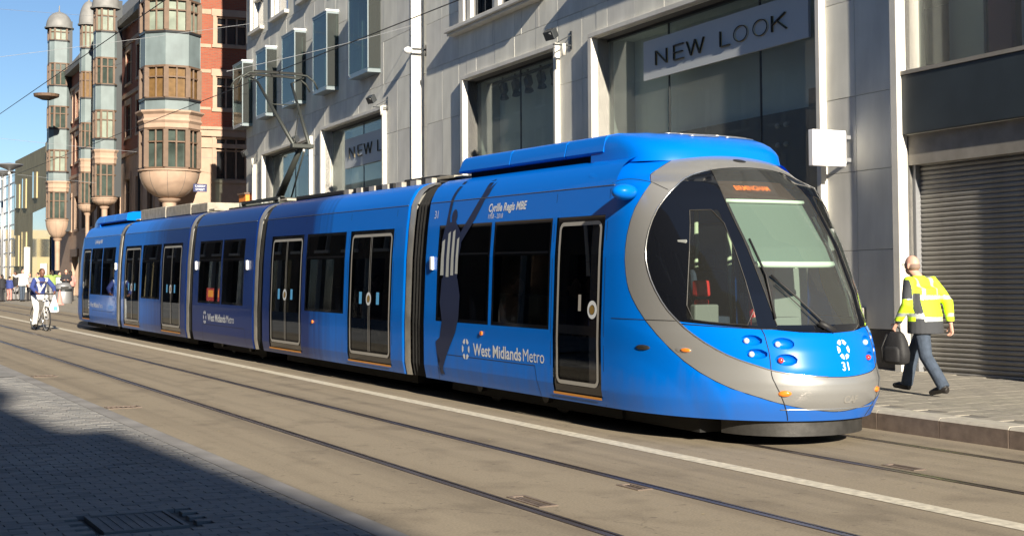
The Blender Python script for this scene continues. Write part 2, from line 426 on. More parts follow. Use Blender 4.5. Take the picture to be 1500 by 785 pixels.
M['near'] = weather(mat('brown_stone_frontage', (.14, .115, .095), .85, var=.25, vs=1.2), .3, .4)

def brick_mat():
    m = bpy.data.materials.new('red_brickwork'); m.use_nodes = True
    n = m.node_tree.nodes; l = m.node_tree.links; b = n['Principled BSDF']; b.inputs['Roughness'].default_value = .85
    tc = n.new('ShaderNodeTexCoord'); sp = n.new('ShaderNodeSeparateXYZ'); ad = n.new('ShaderNodeMath'); ad.operation = 'ADD'; cb = n.new('ShaderNodeCombineXYZ')
    l.new(tc.outputs['Object'], sp.inputs[0]); l.new(sp.outputs[0], ad.inputs[0]); l.new(sp.outputs[1], ad.inputs[1]); l.new(ad.outputs[0], cb.inputs[0]); l.new(sp.outputs[2], cb.inputs[1])
    br = n.new('ShaderNodeTexBrick'); l.new(cb.outputs[0], br.inputs['Vector'])
    br.inputs['Color1'].default_value = (.31, .075, .036, 1); br.inputs['Color2'].default_value = (.25, .055, .030, 1); br.inputs['Mortar'].default_value = (.20, .11, .075, 1)
    br.inputs['Scale'].default_value = 1; br.inputs['Mortar Size'].default_value = .012; br.inputs['Brick Width'].default_value = .225; br.inputs['Row Height'].default_value = .075
    l.new(br.outputs['Color'], b.inputs['Base Color'])
    return weather(m, .5, .3, (1, 1, 1), (.7, .65, .65))
M['brick'] = brick_mat()

FONT = None
def text_mesh(txt, size=1.0, extrude=0.0, shear=0.0, align='CENTER', offset=0.0):
    cu = bpy.data.curves.new('text', 'FONT'); cu.body = txt; cu.size = size; cu.extrude = extrude; cu.shear = shear
    cu.align_x = align; cu.align_y = 'CENTER'; cu.offset = offset; cu.resolution_u = 3
    o = bpy.data.objects.new('text', cu); COL.objects.link(o)
    dg = bpy.context.evaluated_depsgraph_get()
    me = bpy.data.meshes.new_from_object(o.evaluated_get(dg))
    bpy.data.objects.remove(o); bpy.data.curves.remove(cu)
    vs = [tuple(v.co) for v in me.vertices]; fs = [tuple(p.vertices) for p in me.polygons]
    bpy.data.meshes.remove(me)
    return vs, fs

def hex_emblem(r=1.0):
    """ring of six angled dashes standing for the operator's round mark"""
    vs, fs = [], []
    for k in range(6):
        a0 = math.radians(60 * k + 8 - 30 + 30); a1 = math.radians(60 * k + 52)
        n = len(vs)
        for (rr, a) in ((r, a0), (r * 1.02, (a0 + a1) / 2), (r, a1), (r * .60, a1 - .12), (r * .60, a0 + .12)):
            vs.append((rr * math.sin(a) * .82, rr * math.cos(a), 0))
        fs.append((n, n + 1, n + 2, n + 3, n + 4))
    return vs, fs
# ================================================================== THE TRAM
XC, TC = 9.17, 27.125
tram = empty('tram', (XC, TC, 0), label='long blue five-section tram with silver cab ring running along the street', cat='tram')
def ty(t): return t - TC
ZS = [.27, .45, .75, 1.0, 1.4, 1.9, 2.33, 2.64]
WZ = [(.27, 1.29), (.45, 1.325), (1.0, 1.33), (1.9, 1.30), (2.33, 1.265), (2.64, 1.225), (2.78, 1.17), (2.9, 1.07), (2.97, .95), (3.02, .75)]
TZ = [(.27, 10.64), (.36, 10.58), (.45, 10.53), (.55, 10.5), (.65, 10.5), (.78, 10.56), (.95, 10.6), (1.1, 10.67), (1.16, 10.73), (1.5, 10.88), (2.0, 11.18), (2.5, 11.60), (2.8, 11.96), (2.9, 12.14), (2.97, 12.35), (3.02, 12.7)]
_wz = np.array(WZ); _tz = np.array(TZ)
def wz(z): return float(np.interp(z, _wz[:, 0], _wz[:, 1]))
def smap(sg, t, z, off=0.0): return (sg * (wz(z) + off), ty(t), z)

def side_shell(mb, t0, t1, ops, z0=.27, z1=2.635, sides=(-1, 1)):
    tb = sorted(set([t0, t1] + [v for o in ops for v in o[:2] if t0 <= v <= t1]))
    zb = sorted(set([z for z in ZS if z0 <= z <= z1] + [z0, z1] + [v for o in ops for v in o[2:4] if z0 <= v <= z1]))
    for sg in sides:
        for i in range(len(tb) - 1):
            for j in range(len(zb) - 1):
                a, b, c, d = tb[i], tb[i + 1], zb[j], zb[j + 1]
                if b - a < 1e-6 or d - c < 1e-6: continue
                tm, zm = (a + b) / 2, (c + d) / 2
                if any(o[0] < tm < o[1] and o[2] < zm < o[3] for o in ops): continue
                mb.quad(smap(sg, a, c), smap(sg, b, c), smap(sg, b, d), smap(sg, a, d))

def side_strip(mb, sg, pts, wd, off, closed=False, th=.0):
    """flat band following the side through (t, z) points, wd wide"""
    n = len(pts); P = np.array(pts, float); L = []; Rr = []
    for i in range(n):
        if closed: d = P[(i + 1) % n] - P[i - 1]
        else: d = P[min(i + 1, n - 1)] - P[max(i - 1, 0)]
        d /= (np.linalg.norm(d) + 1e-9); nn = np.array([-d[1], d[0]])
        L.append(smap(sg, *(P[i] + nn * wd / 2), off)); Rr.append(smap(sg, *(P[i] - nn * wd / 2), off))
    vs = L + Rr; fs = []
    for i in range(n if closed else n - 1):
        j = (i + 1) % n; fs.append((i, j, n + j, n + i))
    mb.add(vs, fs)

def rrect(t0, t1, z0, z1, r=.06, k=6, m=8):
    """rounded rectangle outline in (t, z)"""
    pts = []
    for cx, cz, a0 in ((t1 - r, z1 - r, 0), (t0 + r, z1 - r, 90), (t0 + r, z0 + r, 180), (t1 - r, z0 + r, 270)):
        for i in range(k + 1):
            a = R(a0 + 90 * i / k); pts.append((cx + r * math.cos(a), cz + r * math.sin(a)))
        # extra points down the long side so that the band follows the body's curve
        if a0 in (90, 270):
            s0, s1 = (z1 - r, z0 + r) if a0 == 90 else (z0 + r, z1 - r)
            x = t0 if a0 == 90 else t1
            for i in range(1, m): pts.append((x, s0 + (s1 - s0) * i / m))
    return pts

def pane(mb, sg, t0, t1, z0, z1, off, nt=1):
    zz = sorted(set([z0, z1] + [z for z in ZS if z0 < z < z1] + [z0 + (z1 - z0) * k / 4 for k in range(1, 4)]))
    for j in range(len(zz) - 1):
        mb.quad(smap(sg, t0, zz[j], off), smap(sg, t1, zz[j], off), smap(sg, t1, zz[j + 1], off), smap(sg, t0, zz[j + 1], off))

def window(sg, t0, t1, z0=1.05, z1=2.325, vent=True):
    f = MB()
    b = .045
    for (a, c, d, e) in ((t0, t0 + b, z0, z1), (t1 - b, t1, z0, z1), (t0 + b, t1 - b, z0, z0 + b), (t0 + b, t1 - b, z1 - b, z1)):
        pane(f, sg, a, c, d, e, -.004)
    o = f.build('window', M['gloss'], tram)
    g = MB(); pane(g, sg, t0 + b, t1 - b, z0 + b, z1 - b, -.006); g.build('pane', M['wglass'], o)
    if vent:
        v = MB(); pane(v, sg, t0 + .05, t1 - .05, z1 - .40, z1 - .375, .001); v.build('vent_bar', M['gloss'], o)
    return o

def disc_side(mb, sg, t, z, r, off, n=20, r_in=0):
    c = [(t + r * math.cos(2 * math.pi * i / n), z + r * math.sin(2 * math.pi * i / n)) for i in range(n)]
    if r_in:
        d = [(t + r_in * math.cos(2 * math.pi * i / n), z + r_in * math.sin(2 * math.pi * i / n)) for i in range(n)]
        mb.add([smap(sg, *p, off) for p in c] + [smap(sg, *p, off) for p in d], [(i, (i + 1) % n, n + (i + 1) % n, n + i) for i in range(n)])
    else:
        mb.add([smap(sg, *p, off) for p in c], [tuple(range(n))])

def door(sg, t0, t1, single=False):
    z0, z1 = .36, 2.325
    f = MB(); b = .06
    mids = [(t0, t1)] if single else [(t0, (t0 + t1) / 2), ((t0 + t1) / 2, t1)]
    for (a, c, d, e) in ((t0, t0 + b, z0, z1), (t1 - b, t1, z0, z1), (t0 + b, t1 - b, z0, z0 + .09), (t0 + b, t1 - b, z1 - b, z1)):
        pane(f, sg, a, c, d, e, -.012)
    if not single: pane(f, sg, (t0 + t1) / 2 - .05, (t0 + t1) / 2 + .05, z0 + .09, z1 - b, -.012)
    else: pane(f, sg, t0 + b, t0 + .27, z0 + .09, z1 - b, -.012)
    if single: pane(f, sg, t0 + b, t1 - b, 1.02, 1.12, -.013)
    o = f.build('door', M['gloss'], tram)
    tr = MB()
    side_strip(tr, sg, rrect(t0 + .085, t1 - .085, z0 + .12, z1 - .08, .07), .042, -.006, closed=True)
    if not single:
        tm = (t0 + t1) / 2
        side_strip(tr, sg, [(tm - .025, z0 + .16 + i * .25) for i in range(8)], .012, -.006)
        side_strip(tr, sg, [(tm + .025, z0 + .16 + i * .25) for i in range(8)], .012, -.006)
    tr.build('door_trim', M['frame'], o)
    for (a, c) in mids:
        g = MB(); pane(g, sg, a + b, c - (.05 if not single else b), z0 + .09, z1 - b, -.016); g.build('door_pane', M['wglass'], o)
    s = MB(); side_strip(s, sg, [(t0, z0 - .012), (t1, z0 - .012)], .028, .012); s.build('threshold_strip', M['amberstrip'], o)
    bt = (t0 + .19) if single else (t0 + t1) / 2
    rg = MB(); disc_side(rg, sg, bt, 1.30, .10, .004, r_in=.055); rg.build('button_ring', M['decal_w'], o)
    bb = MB(); disc_side(bb, sg, bt, 1.30, .05, .008); bb.build('push_button', M['gold'], o)
    if not single:
        for q in (-.34, .34):
            st = MB(); side_strip(st, sg, [(bt + q, 1.22), (bt + q, 1.40)], .11, -.002); st.build('sticker', M['sticker'], o)
    else:
        st = MB(); side_strip(st, sg, [(bt + .28, 1.28), (bt + .28, 1.46)], .06, -.002); st.build('sticker', M['frame'], o)
    return o

ROOFP = [(1.225, 2.645), (1.20, 2.71), (1.165, 2.78), (1.12, 2.85), (1.05, 2.91), (.95, 2.955), (.80, 2.98), (.5, 2.995), (0, 3.0)]
ROOFP = [(-x, z) for x, z in ROOFP] + [(x, z) for x, z in ROOFP[:-1][::-1]]
def roof_shell(mb, t0, t1):
    n = len(ROOFP)
    mb.add([(x, ty(t0), z) for x, z in ROOFP] + [(x, ty(t1), z) for x, z in ROOFP], [(i, i + 1, n + i + 1, n + i) for i in range(n - 1)])
def profile(s=1.0, dz=0.0, inset=0.0):
    """closed outline of the whole body cross-section"""
    p = [(-(wz(z) - inset), z) for z in (.27, .45, 1.0, 1.9, 2.33, 2.64)] + [(x * (1 - inset / 1.2), z - inset) for x, z in ROOFP[1:-1]] + [((wz(z) - inset), z) for z in (2.64, 2.33, 1.9, 1.0, .45, .27)]
    return p

def seam(t0, z0, t1, z1, sg=-1, name_mb=None, wd=.008):
    n = 6; name_mb = MB()
    side_strip(name_mb, sg, [(t0 + (t1 - t0) * i / n, z0 + (z1 - z0) * i / n) for i in range(n + 1)], wd, .0015)
    name_mb.build('panel_seam', M['black'], tram)

def module(t0, t1, doors, wins, singles=(), flap=None):
    ops = [(a, b, .36, 2.325) for a, b in doors] + [(a, b, .36, 2.325) for a, b in singles] + [(a, b, 1.05, 2.325) for a, b in wins]
    for sg in (-1, 1):
        s = MB(); side_shell(s, t0, t1, ops, sides=(sg,)); s.build('body_side', M['blue'], tram, auto=30)
    r = MB(); roof_shell(r, t0, t1); r.build('roof_shell', M['blue'], tram, auto=50)
    for sg in (-1, 1):
        gt = MB(); gt.bar((sg * 1.2265, ty(t0) + .01, 2.642), (sg * 1.2265, ty(t1) - .01, 2.642), .006, .007); gt.build('gutter_strip', M['chrome'], tram)
    u = MB(); u.box(-1.20, 1.20, ty(t0) + .02, ty(t1) - .02, .255, .275); u.box(-.95, .95, ty(t0) + .3, ty(t1) - .3, .10, .25)
    u.build('underframe', M['under'], tram)
    fl = MB(); fl.box(-1.15, 1.15, ty(t0) + .02, ty(t1) - .02, .33, .345); fl.build('floor_panel', M['dash'], tram)
    cl = MB(); cl.box(-1.1, 1.1, ty(t0) + .02, ty(t1) - .02, 2.50, 2.52); cl.build('ceiling_panel', M['inner'], tram)
    for sg in (-1, 1):
        for a, b in doors: door(sg, a, b)
        for a, b in singles: door(sg, a, b, True)
        for a, b in wins: window(sg, a, b)
    se = MB()
    for sg in (-1, 1):
        for a, b in list(doors) + list(singles):
            seam(a - .05, .28, a - .05, 2.6, sg, se); seam(b + .05, .28, b + .05, 2.6, sg, se)
        if flap:
            seam(flap[0], flap[2], flap[1], flap[2], sg, se); seam(flap[0], flap[2], flap[0] - .1, .28, sg, se); seam(flap[1], flap[2], flap[1] + .03, .28, sg, se)
    for sg in (-1, 1):
        for tt, zz in ((t0 + .1, .9), (t1 - .1, .9)):
            pass

cab_parts_before = set(bpy.data.objects)
module(12.7, 17.45, [], [(13.98, 15.44), (15.52, 17.07)], [(12.83, 13.88)], flap=(14.31, 16.98, .62))

# ---- cab nose: one curved surface S(a, z), cut along the paint lines and glass edges
HP = math.pi / 2
def Sarr(a, z):
    w = np.interp(z, _wz[:, 0], _wz[:, 1]); t0 = np.interp(z, _tz[:, 0], _tz[:, 1]); tj = np.interp(z, [0, 2.64, 2.75, 3.02], [12.7, 12.7, 13.3, 13.6])
    ww = w * np.sign(np.sin(a)) * np.abs(np.sin(a)) ** (2 / 2.05)
    k = np.abs(np.cos(a)) ** (2 / 2.35)
    return np.stack([-ww, t0 + (tj - t0) * (1 - k) - TC, z + 0 * a], -1)
def Snorm(a, z):
    e = 1e-3
    pa = Sarr(a + e, z) - Sarr(a - e, z); pz = Sarr(a, z + e) - Sarr(a, z - e)
    n = np.cross(pa, pz); n /= (np.linalg.norm(n, axis=-1, keepdims=True) + 1e-12)
    p = Sarr(a, z); c = np.stack([p[..., 0] * 0, p[..., 1] * 0 + ty(13.5), p[..., 2]], -1)
    s = np.sign(np.sum(n * (p - c), -1, keepdims=True)); return n * s
def S(a, z, off=0.0):
    a = np.array([a], float); z = np.array([z], float)
    return tuple((Sarr(a, z) + Snorm(a, z) * off)[0])
def poly_sd(P, poly):
    """signed distance (positive inside) of points to a polygon, a stretched to metres"""
    P = P * np.array([1.3, 1.0]); Q = np.array(poly) * np.array([1.3, 1.0])
    A = Q; B = np.roll(Q, -1, 0); best = np.full(len(P), 1e9); ins = np.zeros(len(P), bool)
    for a, b in zip(A, B):
        d = b - a; t = np.clip(((P - a) @ d) / (d @ d + 1e-12), 0, 1)
        best = np.minimum(best, np.linalg.norm(P - (a + t[:, None] * d), axis=1))
        c = ((a[1] > P[:, 1]) != (b[1] > P[:, 1])); x = (b[0] - a[0]) * (P[:, 1] - a[1]) / (b[1] - a[1] + 1e-12) + a[0]
        ins ^= c & (P[:, 0] < x)
    return np.where(ins, best, -best)
def clip(T, fn):
    """T: (n,3,2) triangles in (a,z); returns the inside and the outside part"""
    f = fn(T.reshape(-1, 2)).reshape(-1, 3)
    f = np.where(np.abs(f) < 1e-5, 1e-5, f)
    allin = (f > 0).all(1); allout = (f <= 0).all(1)
    I = [T[allin]]; O = [T[allout]]; ni, no = [], []
    for tri, g in zip(T[~allin & ~allout], f[~allin & ~allout]):
        pi, po = [], []
        for k in range(3):
            p, q, gp, gq = tri[k], tri[(k + 1) % 3], g[k], g[(k + 1) % 3]
            (pi if gp > 0 else po).append(p)
            if (gp > 0) != (gq > 0):
                x = p + (q - p) * gp / (gp - gq); pi.append(x); po.append(x)
        for dst, pl in ((ni, pi), (no, po)):
            for k in range(1, len(pl) - 1): dst.append((pl[0], pl[k], pl[k + 1]))
    if ni: I.append(np.array(ni))
    if no: O.append(np.array(no))
    return np.concatenate(I), np.concatenate(O)
def surf(T, name, m, parent, off=0.0, solid=0.0):
    P = T.reshape(-1, 2); key = {}; idx = []; uniq = []
    for p in np.round(P, 5):
        k = (p[0], p[1])
        if k not in key: key[k] = len(uniq); uniq.append(p)
        idx.append(key[k])
    U = np.array(uniq); V = Sarr(U[:, 0], U[:, 1])
    if off: V = V + Snorm(U[:, 0], U[:, 1]) * off
    fs = [tuple(idx[i:i + 3]) for i in range(0, len(idx), 3)]
    fs = [f for f in fs if len(set(f)) == 3]
    me = bpy.data.meshes.new(name); me.from_pydata([tuple(v) for v in V], [], fs); me.materials.append(m)
    me.polygons.foreach_set('use_smooth', [True] * len(me.polygons)); me.update()
    o = bpy.data.objects.new(name, me); link(o, parent)
    return o
_al = np.linspace(-HP, HP, 151); _zl = np.concatenate([np.linspace(.27, 2.64, 76), np.linspace(2.66, 3.02, 14)])
_T = []
for i in range(len(_al) - 1):
    for j in range(len(_zl) - 1):
        p00, p10, p11, p01 = (_al[i], _zl[j]), (_al[i + 1], _zl[j]), (_al[i + 1], _zl[j + 1]), (_al[i], _zl[j + 1])
        if (i + j) % 2: _T += [(p00, p10, p11), (p00, p11, p01)]
        else: _T += [(p00, p10, p01), (p10, p11, p01)]
T = np.array(_T)
def smooth(pts, n=3):
    P = np.array(pts, float)
    for _ in range(n):
        Q = [P[0]]
        for i in range(len(P) - 1): Q += [P[i] * .75 + P[i + 1] * .25, P[i] * .25 + P[i + 1] * .75]
        Q.append(P[-1]); P = np.array(Q)
    return [tuple(p) for p in P]
OUTH = smooth([(.60, 3.1), (.62, 2.945), (.785, 2.855), (1.065, 2.67), (1.305, 2.42), (1.412, 2.135), (1.44, 1.87), (1.427, 1.615), (1.400, 1.47), (1.313, 1.255), (1.161, .97), (.986, .74), (.803, .59), (.598, .505), (.484, .455), (.257, .39), (.057, .36), (0, .36)], 2)
INH = smooth([(0, 2.82), (.05, 2.82), (.25, 2.81), (.463, 2.775), (.676, 2.70), (.877, 2.58), (1.069, 2.39), (1.191, 2.17), (1.25, 1.955), (1.248, 1.76), (1.21, 1.55), (1.13, 1.335), (1.052, 1.215), (.986, 1.105), (.851, .96), (.72, .865), (.58, .80), (.50, .76), (.358, .725), (.131, .70), (0, .695)], 2)
OUT = OUTH + [(-a, z) for a, z in OUTH[::-1]]
INN = INH + [(-a, z) for a, z in INH[::-1]]
ins, outs = clip(T, lambda P: poly_sd(P, OUT))
surf(outs, 'cab_side_shell', M['blue'], tram)
core, silver = clip(ins, lambda P: poly_sd(P, INN))
surf(silver, 'silver_cab_ring', M['silver'], tram)
def waist(P): return P[:, 1] - np.interp(np.abs(P[:, 0]), [0, .25, .43, .5, .8, 1.05, 1.3], [1.112, 1.125, 1.15, 1.158, 1.185, 1.215, 1.24])
glz, low = clip(core, waist)
# headlamp recesses in the blue nose panels
OV = [(.600, 1.05, .072, .050), (.585, .92, .072, .048), (.395, 1.02, .078, .056), (.395, .865, .078, .056)]
ovs = [(s * a, z, ra, rz, s) for a, z, ra, rz in OV for s in (1, -1)]
for (a0, z0, ra, rz, s_) in ovs:
    _, low = clip(low, lambda P: (1 - np.sqrt(((P[:, 0] - a0) / ra) ** 2 + ((P[:, 1] - z0) / rz) ** 2)) * .05)
fr, sd = clip(low, lambda P: (.507 - np.abs(P[:, 0])))
surf(fr, 'nose_panel', M['blue'], tram)
for s in (1, -1):
    one, _ = clip(sd, lambda P: s * P[:, 0]); surf(one, 'side_nose_panel', M['blue'], tram)
ws, rest = clip(glz, lambda P: np.interp(P[:, 1], [1.1, 1.5, 2.2, 2.5, 2.82], [.385, .418, .45, .452, .385]) - np.abs(P[:, 0]))
strip, ws = clip(ws, lambda P: 1.195 - P[:, 1])
surf(strip, 'windscreen_base_strip', M['gloss'], tram, -.003)
surf(ws, 'windscreen', M['wscreen'], tram, -.004)
DRV2 = [(.66, 2.50), (.545, 2.52), (.535, 1.77), (.525, 1.19), (.798, 1.21), (1.02, 1.25), (1.16, 1.6), (1.16, 1.95), (1.04, 2.28), (.85, 2.45)]
DRV = [(.79, 2.34), (.545, 2.345), (.535, 1.77), (.525, 1.19), (.798, 1.21), (1.0, 1.245), (.92, 1.77)]
for s in (1, -1):
    pl = [(s * a, z) for a, z in (DRV if s > 0 else DRV2)]
    dv, rest = clip(rest, lambda P: poly_sd(P, pl))
    surf(dv, 'cab_side_window', M['drvglass'], tram, -.004)
    fw = MB(); cv = [S(a, z, .002) for a, z in smooth(pl + [pl[0]], 1)]
    fw.tube(cv, .005, 5); fw.build('window_seal', M['skirt'], tram)
for s in (1, -1):
    one, _ = clip(rest, lambda P: s * P[:, 0]); surf(one, 'black_cab_surround', M['gloss'], tram, -.003)
# trim lines along the cuts
def surf_tube(pts, r, m, name, off=.0, parent=None):
    b = MB(); b.tube([S(a, z, off) for a, z in pts], r, 5); return b.build(name, m, parent or tram, smooth=True)
_trim_in = [(a, z) for a, z in INH if z < 2.79 and z > .70] 
for s in (1, -1):
    surf_tube([(s * a, z) for a, z in _trim_in[::2]], .008 if s > 0 else .004, M['chrome'] if s > 0 else M['skirt'], 'edge_trim')
    surf_tube([(s * a, z) for a, z in OUTH[2::2]], .004, M['black'], 'panel_seam')
    surf_tube(smooth([(s * .375, .28), (s * .40, .36), (s * .507, .64), (s * .515, .72), (s * .503, .80), (s * .507, 1.16)]), .0055, M['black'], 'panel_seam')
    surf_tube([(s * a, 1.222 + .0 * a) for a in np.linspace(1.06, 1.55, 10)], .0045, M['black'], 'panel_seam')
    surf_tube(smooth([(s * 1.55, 2.66), (s * 1.30, 2.70), (s * 1.139, 2.685), (s * .93, 2.56)]), .0045, M['black'], 'panel_seam')
    surf_tube([(s * a, 1.155 + .07 * max(0, a - .5)) for a in np.linspace(.40, 1.04, 12)], .006, M['black'], 'panel_seam')
    surf_tube([(s * np.interp(z, [1.1, 1.5, 2.2, 2.5, 2.82], [.385, .418, .45, .452, .385]), z) for z in np.linspace(1.19, 2.79, 16)], .005, M['skirt'], 'windscreen_seal')
surf_tube([(a, .385 + 0.02 * (1 - math.cos(a))) for a in np.linspace(-.45, .45, 20)], .007, M['chrome'], 'bright_edge_trim')
surf_tube([(a, float(np.interp(abs(a), [0, .131, .358, .5], [.695, .70, .725, .76]))) for a in np.linspace(-.5, .5, 24)], .004, M['black'], 'panel_seam')
# headlamps
for (a0, z0, ra, rz, s) in ovs:
    b = MB(); n = 22; rings = []
    for k, (f, dep) in enumerate(((1.0, 0.0), (.93, -.022), (.75, -.045), (.4, -.055), (.05, -.058))):
        rings.append([S(a0 + ra * f * math.cos(2 * math.pi * i / n), z0 + rz * f * math.sin(2 * math.pi * i / n), dep) for i in range(n)])
    b.loft(rings, caps=False); h = b.build('headlight', M['blue'], tram, smooth=True)
    l = MB(); c = S(a0 + s * ra * .50, z0 - rz * .08, -.014 if s > 0 else -.034); l.sphere(c, .030, .030, .030); l.build('lens', M['redlamp'] if (abs(z0 - .865) < .01) else M['lamp'], h, smooth=True)
def blob(name, a, z, ra, rz, off, m, extra=.0):
    b = MB(); n = 16; rings = []
    for f, d in ((1.0, 0), (.85, off * .7), (.5, off), (.05, off * 1.05)):
        rings.append([S(a + ra * f * math.cos(2 * math.pi * i / n), z + rz * f * math.sin(2 * math.pi * i / n), d) for i in range(n)])
    b.loft(rings, caps=False); return b.build(name, m, tram, smooth=True)
for s in (1, -1):
    blob('indicator_lamp', s * 1.035, .935, .036, .022, .02, M['amber'])
    blob('lamp_bezel', s * 1.05, .935, .058, .032, .006, M['silver'])
    blob('indicator_lamp', s * .44, .545, .045, .030, .02, M['amber'])
    blob('side_sensor', s * 1.326, .94, .05, .028, .02, M['skirt'])
blob('roof_grille', 0.0, 2.90, .07, .022, .006, M['black'])
# camera pods on the cab shoulders
for s in (-1,):
    b = MB(); b.sphere((s * 1.33, ty(12.35), 2.545), .15, .115, .085, 20, 12); b.build('camera_pod', M['blue'], tram, smooth=True)
# number, emblem and faint maker's letters on the nose
def wrap(vs, fs, a0, z0, size, name, m, off=.004, mirror=False):
    e = 1e-3; sc = np.linalg.norm((Sarr(np.array([a0 + e]), np.array([z0])) - Sarr(np.array([a0 - e]), np.array([z0])))[0]) / (2 * e)
    b = MB(); b.add([S(a0 - x * size / sc, z0 + y * size, off) for x, y, _ in vs], fs)
    return b.build(name, m, tram)
wrap(*hex_emblem(), -.06, .955, .095, 'operator_emblem', M['decal_ww'])
wrap(*text_mesh('31', offset=.01), -.055, .79, .115, 'fleet_number', M['decal_ww'])
wrap(*text_mesh('CAF', offset=.03), -.075, .475, .10, 'maker_lettering', mat('faint_silver_lettering', (.29, .28, .26), .4, .3))
# wipers
for (p0, p1, nm) in (((.0, 1.135), (.34, 1.665), 'wiper_arm'),):
    b = MB(); b.tube([S(p0[0] + (p1[0] - p0[0]) * k / 6, p0[1] + (p1[1] - p0[1]) * k / 6, .035) for k in range(7)], .011, 6)
    b.tube([S(p0[0] + .05 + (p1[0] - p0[0]) * k / 6, p0[1] + (p1[1] - p0[1]) * k / 6, .03) for k in range(6)], .006, 6)
    w = b.build('wiper', M['black'], tram, smooth=True)
    c = MB(); c.tube([S(.405, 2.03, .022), S(.375, 1.665, .03), S(.395, 1.25, .022)], .012, 6); c.build('wiper_blade', M['black'], w, smooth=True)
    d = MB(); d.tube([S(-.02, 1.12, .02), S(.03, 1.16, .035), S(.08, 1.20, .035)], .032, 8); d.build('wiper_hub', M['black'], w, smooth=True)
# apron under the nose
b = MB()
for k, zz in enumerate((.045, .20)):
    pass
ra_ = [(.80 * math.sin(a) , ty(10.70 + .80 * (1 - math.cos(a) ** .8))) for a in np.linspace(-1.5, 1.5, 28)]
b.loft([[(x, y, .115) for x, y in ra_], [(x, y, .262) for x, y in ra_], [(x * .97, y + .03, .262) for x, y in ra_], [(x * .97, y + .03, .115) for x, y in ra_]], caps=False, closed=False)
b.build('front_apron', M['skirt'], tram, auto=40)
b = MB(); b.box(-.92, .92, ty(11.6), ty(17.4), .10, .26); b.build('underframe', M['under'], tram)
b = MB(); ra2 = [(1.2 * math.sin(a), ty(11.0 + 1.6 * (1 - math.cos(a) ** .8))) for a in np.linspace(-1.5, 1.5, 24)]
b.add([(x, y, .262) for x, y in ra2], [tuple(range(len(ra2)))]); b.build('belly_plate', M['under'], tram)
# roof fairing
def fexp(z): return float(np.interp(z, [2.93, 3.0, 3.06, 3.12, 3.17, 3.21, 3.25, 3.29], [.36, .38, .44, .53, .64, .76, .90, .95]))
def outline(hw, tip, rear, n=30, pz=.9):
    j = max(13.3, tip + .4); L = j - tip; pts = []
    for a in np.linspace(-HP, HP, n): pts.append((hw * math.copysign(abs(math.sin(a)) ** .92, a), ty(tip + L * (1 - max(0, math.cos(a)) ** pz))))
    return pts + [(hw, ty(rear)), (-hw, ty(rear))]
FR_ = ((2.90, .99, 12.32), (3.01, .985, 12.34), (3.06, .985, 12.37), (3.12, .98, 12.43), (3.17, .965, 12.53), (3.21, .94, 12.66), (3.24, .89, 12.86), (3.263, .78, 13.12), (3.278, .60, 13.4), (3.285, .40, 13.65))
b = MB(); rings = []
for z, hw, tip in FR_:
    rings.append([(x, y, z) for x, y in outline(hw, tip, 13.6 if z < 3.27 else 14.2, pz=fexp(z))])
b.loft(rings); b.build('roof_nose_fairing', M['blue'], tram, auto=35)
b = MB()
for (ta, tb, k) in ((13.32, 14.16, 0), (14.185, 15.55, 1), (15.575, 16.95, 2)):
    m2 = MB(); sec = [(-.975, 3.03), (-1.0, 3.055), (-.965, 3.20), (-.93, 3.235), (-.80, 3.262), (-.4, 3.285), (.4, 3.285), (.80, 3.262), (.93, 3.235), (.965, 3.20), (1.0, 3.055), (.975, 3.03)]
    e = -.0 if k < 2 else .10
    m2.loft([[(x, ty(ta), z) for x, z in sec], [(x, ty(tb + (e * (3.25 - z) / .22 if k == 2 else 0)), z) for x, z in sec]])
    m2.build('roof_box_cover', M['blue'], tram, auto=35)
b.box(-.90, .90, ty(13.4), ty(16.85), 2.93, 3.04); b.build('roof_box_base', M['under'], tram)
def fair_pt(x, z):
    zs = [f[0] for f in FR_]; hw = float(np.interp(z, zs, [f[1] for f in FR_])); tip = float(np.interp(z, zs, [f[2] for f in FR_])); j = max(13.3, tip + .4)
    q_ = min(.999, abs(x) / hw) ** (1 / .92); return (x, ty(tip + (j - tip) * (1 - math.sqrt(1 - q_ * q_) ** fexp(z))) - .006, z + .008)
for r_, zz in enumerate((3.245, 3.222, 3.195)):
    for (xa, xb) in ((-.42 + .05 * r_, -.04 + .05 * r_), (.06 + .05 * r_, .62)):
        b = MB(); b.tube([fair_pt(xa + (xb - xa) * k / 6, zz) for k in range(7)], .010, 5, sy=.6); b.build('roof_louvre', M['ring'], tram, smooth=True)
for k in range(9):
    b = MB(); b.box(-.30, .25, ty(14.4 + k * .26), ty(14.52 + k * .26), 3.285, 3.325); b.build('roof_vent', M['under'], tram)
# cab interior
b = MB()
bl = [[S(a, z, -.07) for z in np.linspace(1.84, 2.46, 5)] for a in np.linspace(-.40, .40, 9)]
for i in range(8):
    for j in range(4): b.quad(bl[i][j], bl[i + 1][j], bl[i + 1][j + 1], bl[i][j + 1])
b.build('sun_blind', M['blind'], tram, smooth=True)
b = MB(); b.tube([S(a, 2.48, -.06) for a in np.linspace(-.42, .42, 9)], .022, 6); b.tube([S(a, 1.82, -.07) for a in np.linspace(-.40, .40, 9)], .035, 6, sy=1.0); b.build('blind_bar', M['blindbar'], tram, smooth=True)
b = MB(); dl = [[S(a, z, -.09) for z in (2.54, 2.74)] for a in np.linspace(-.40, .40, 9)]
for i in range(8): b.quad(dl[i][0], dl[i + 1][0], dl[i + 1][1], dl[i][1])
b.build('destination_display', mat('brown_display_panel', (.05, .025, .02), .5), tram)
vs, fs = text_mesh('BIRMINGHAM', size=.075, offset=.001)
c0 = Vector(S(.03, 2.645, -.07)); 
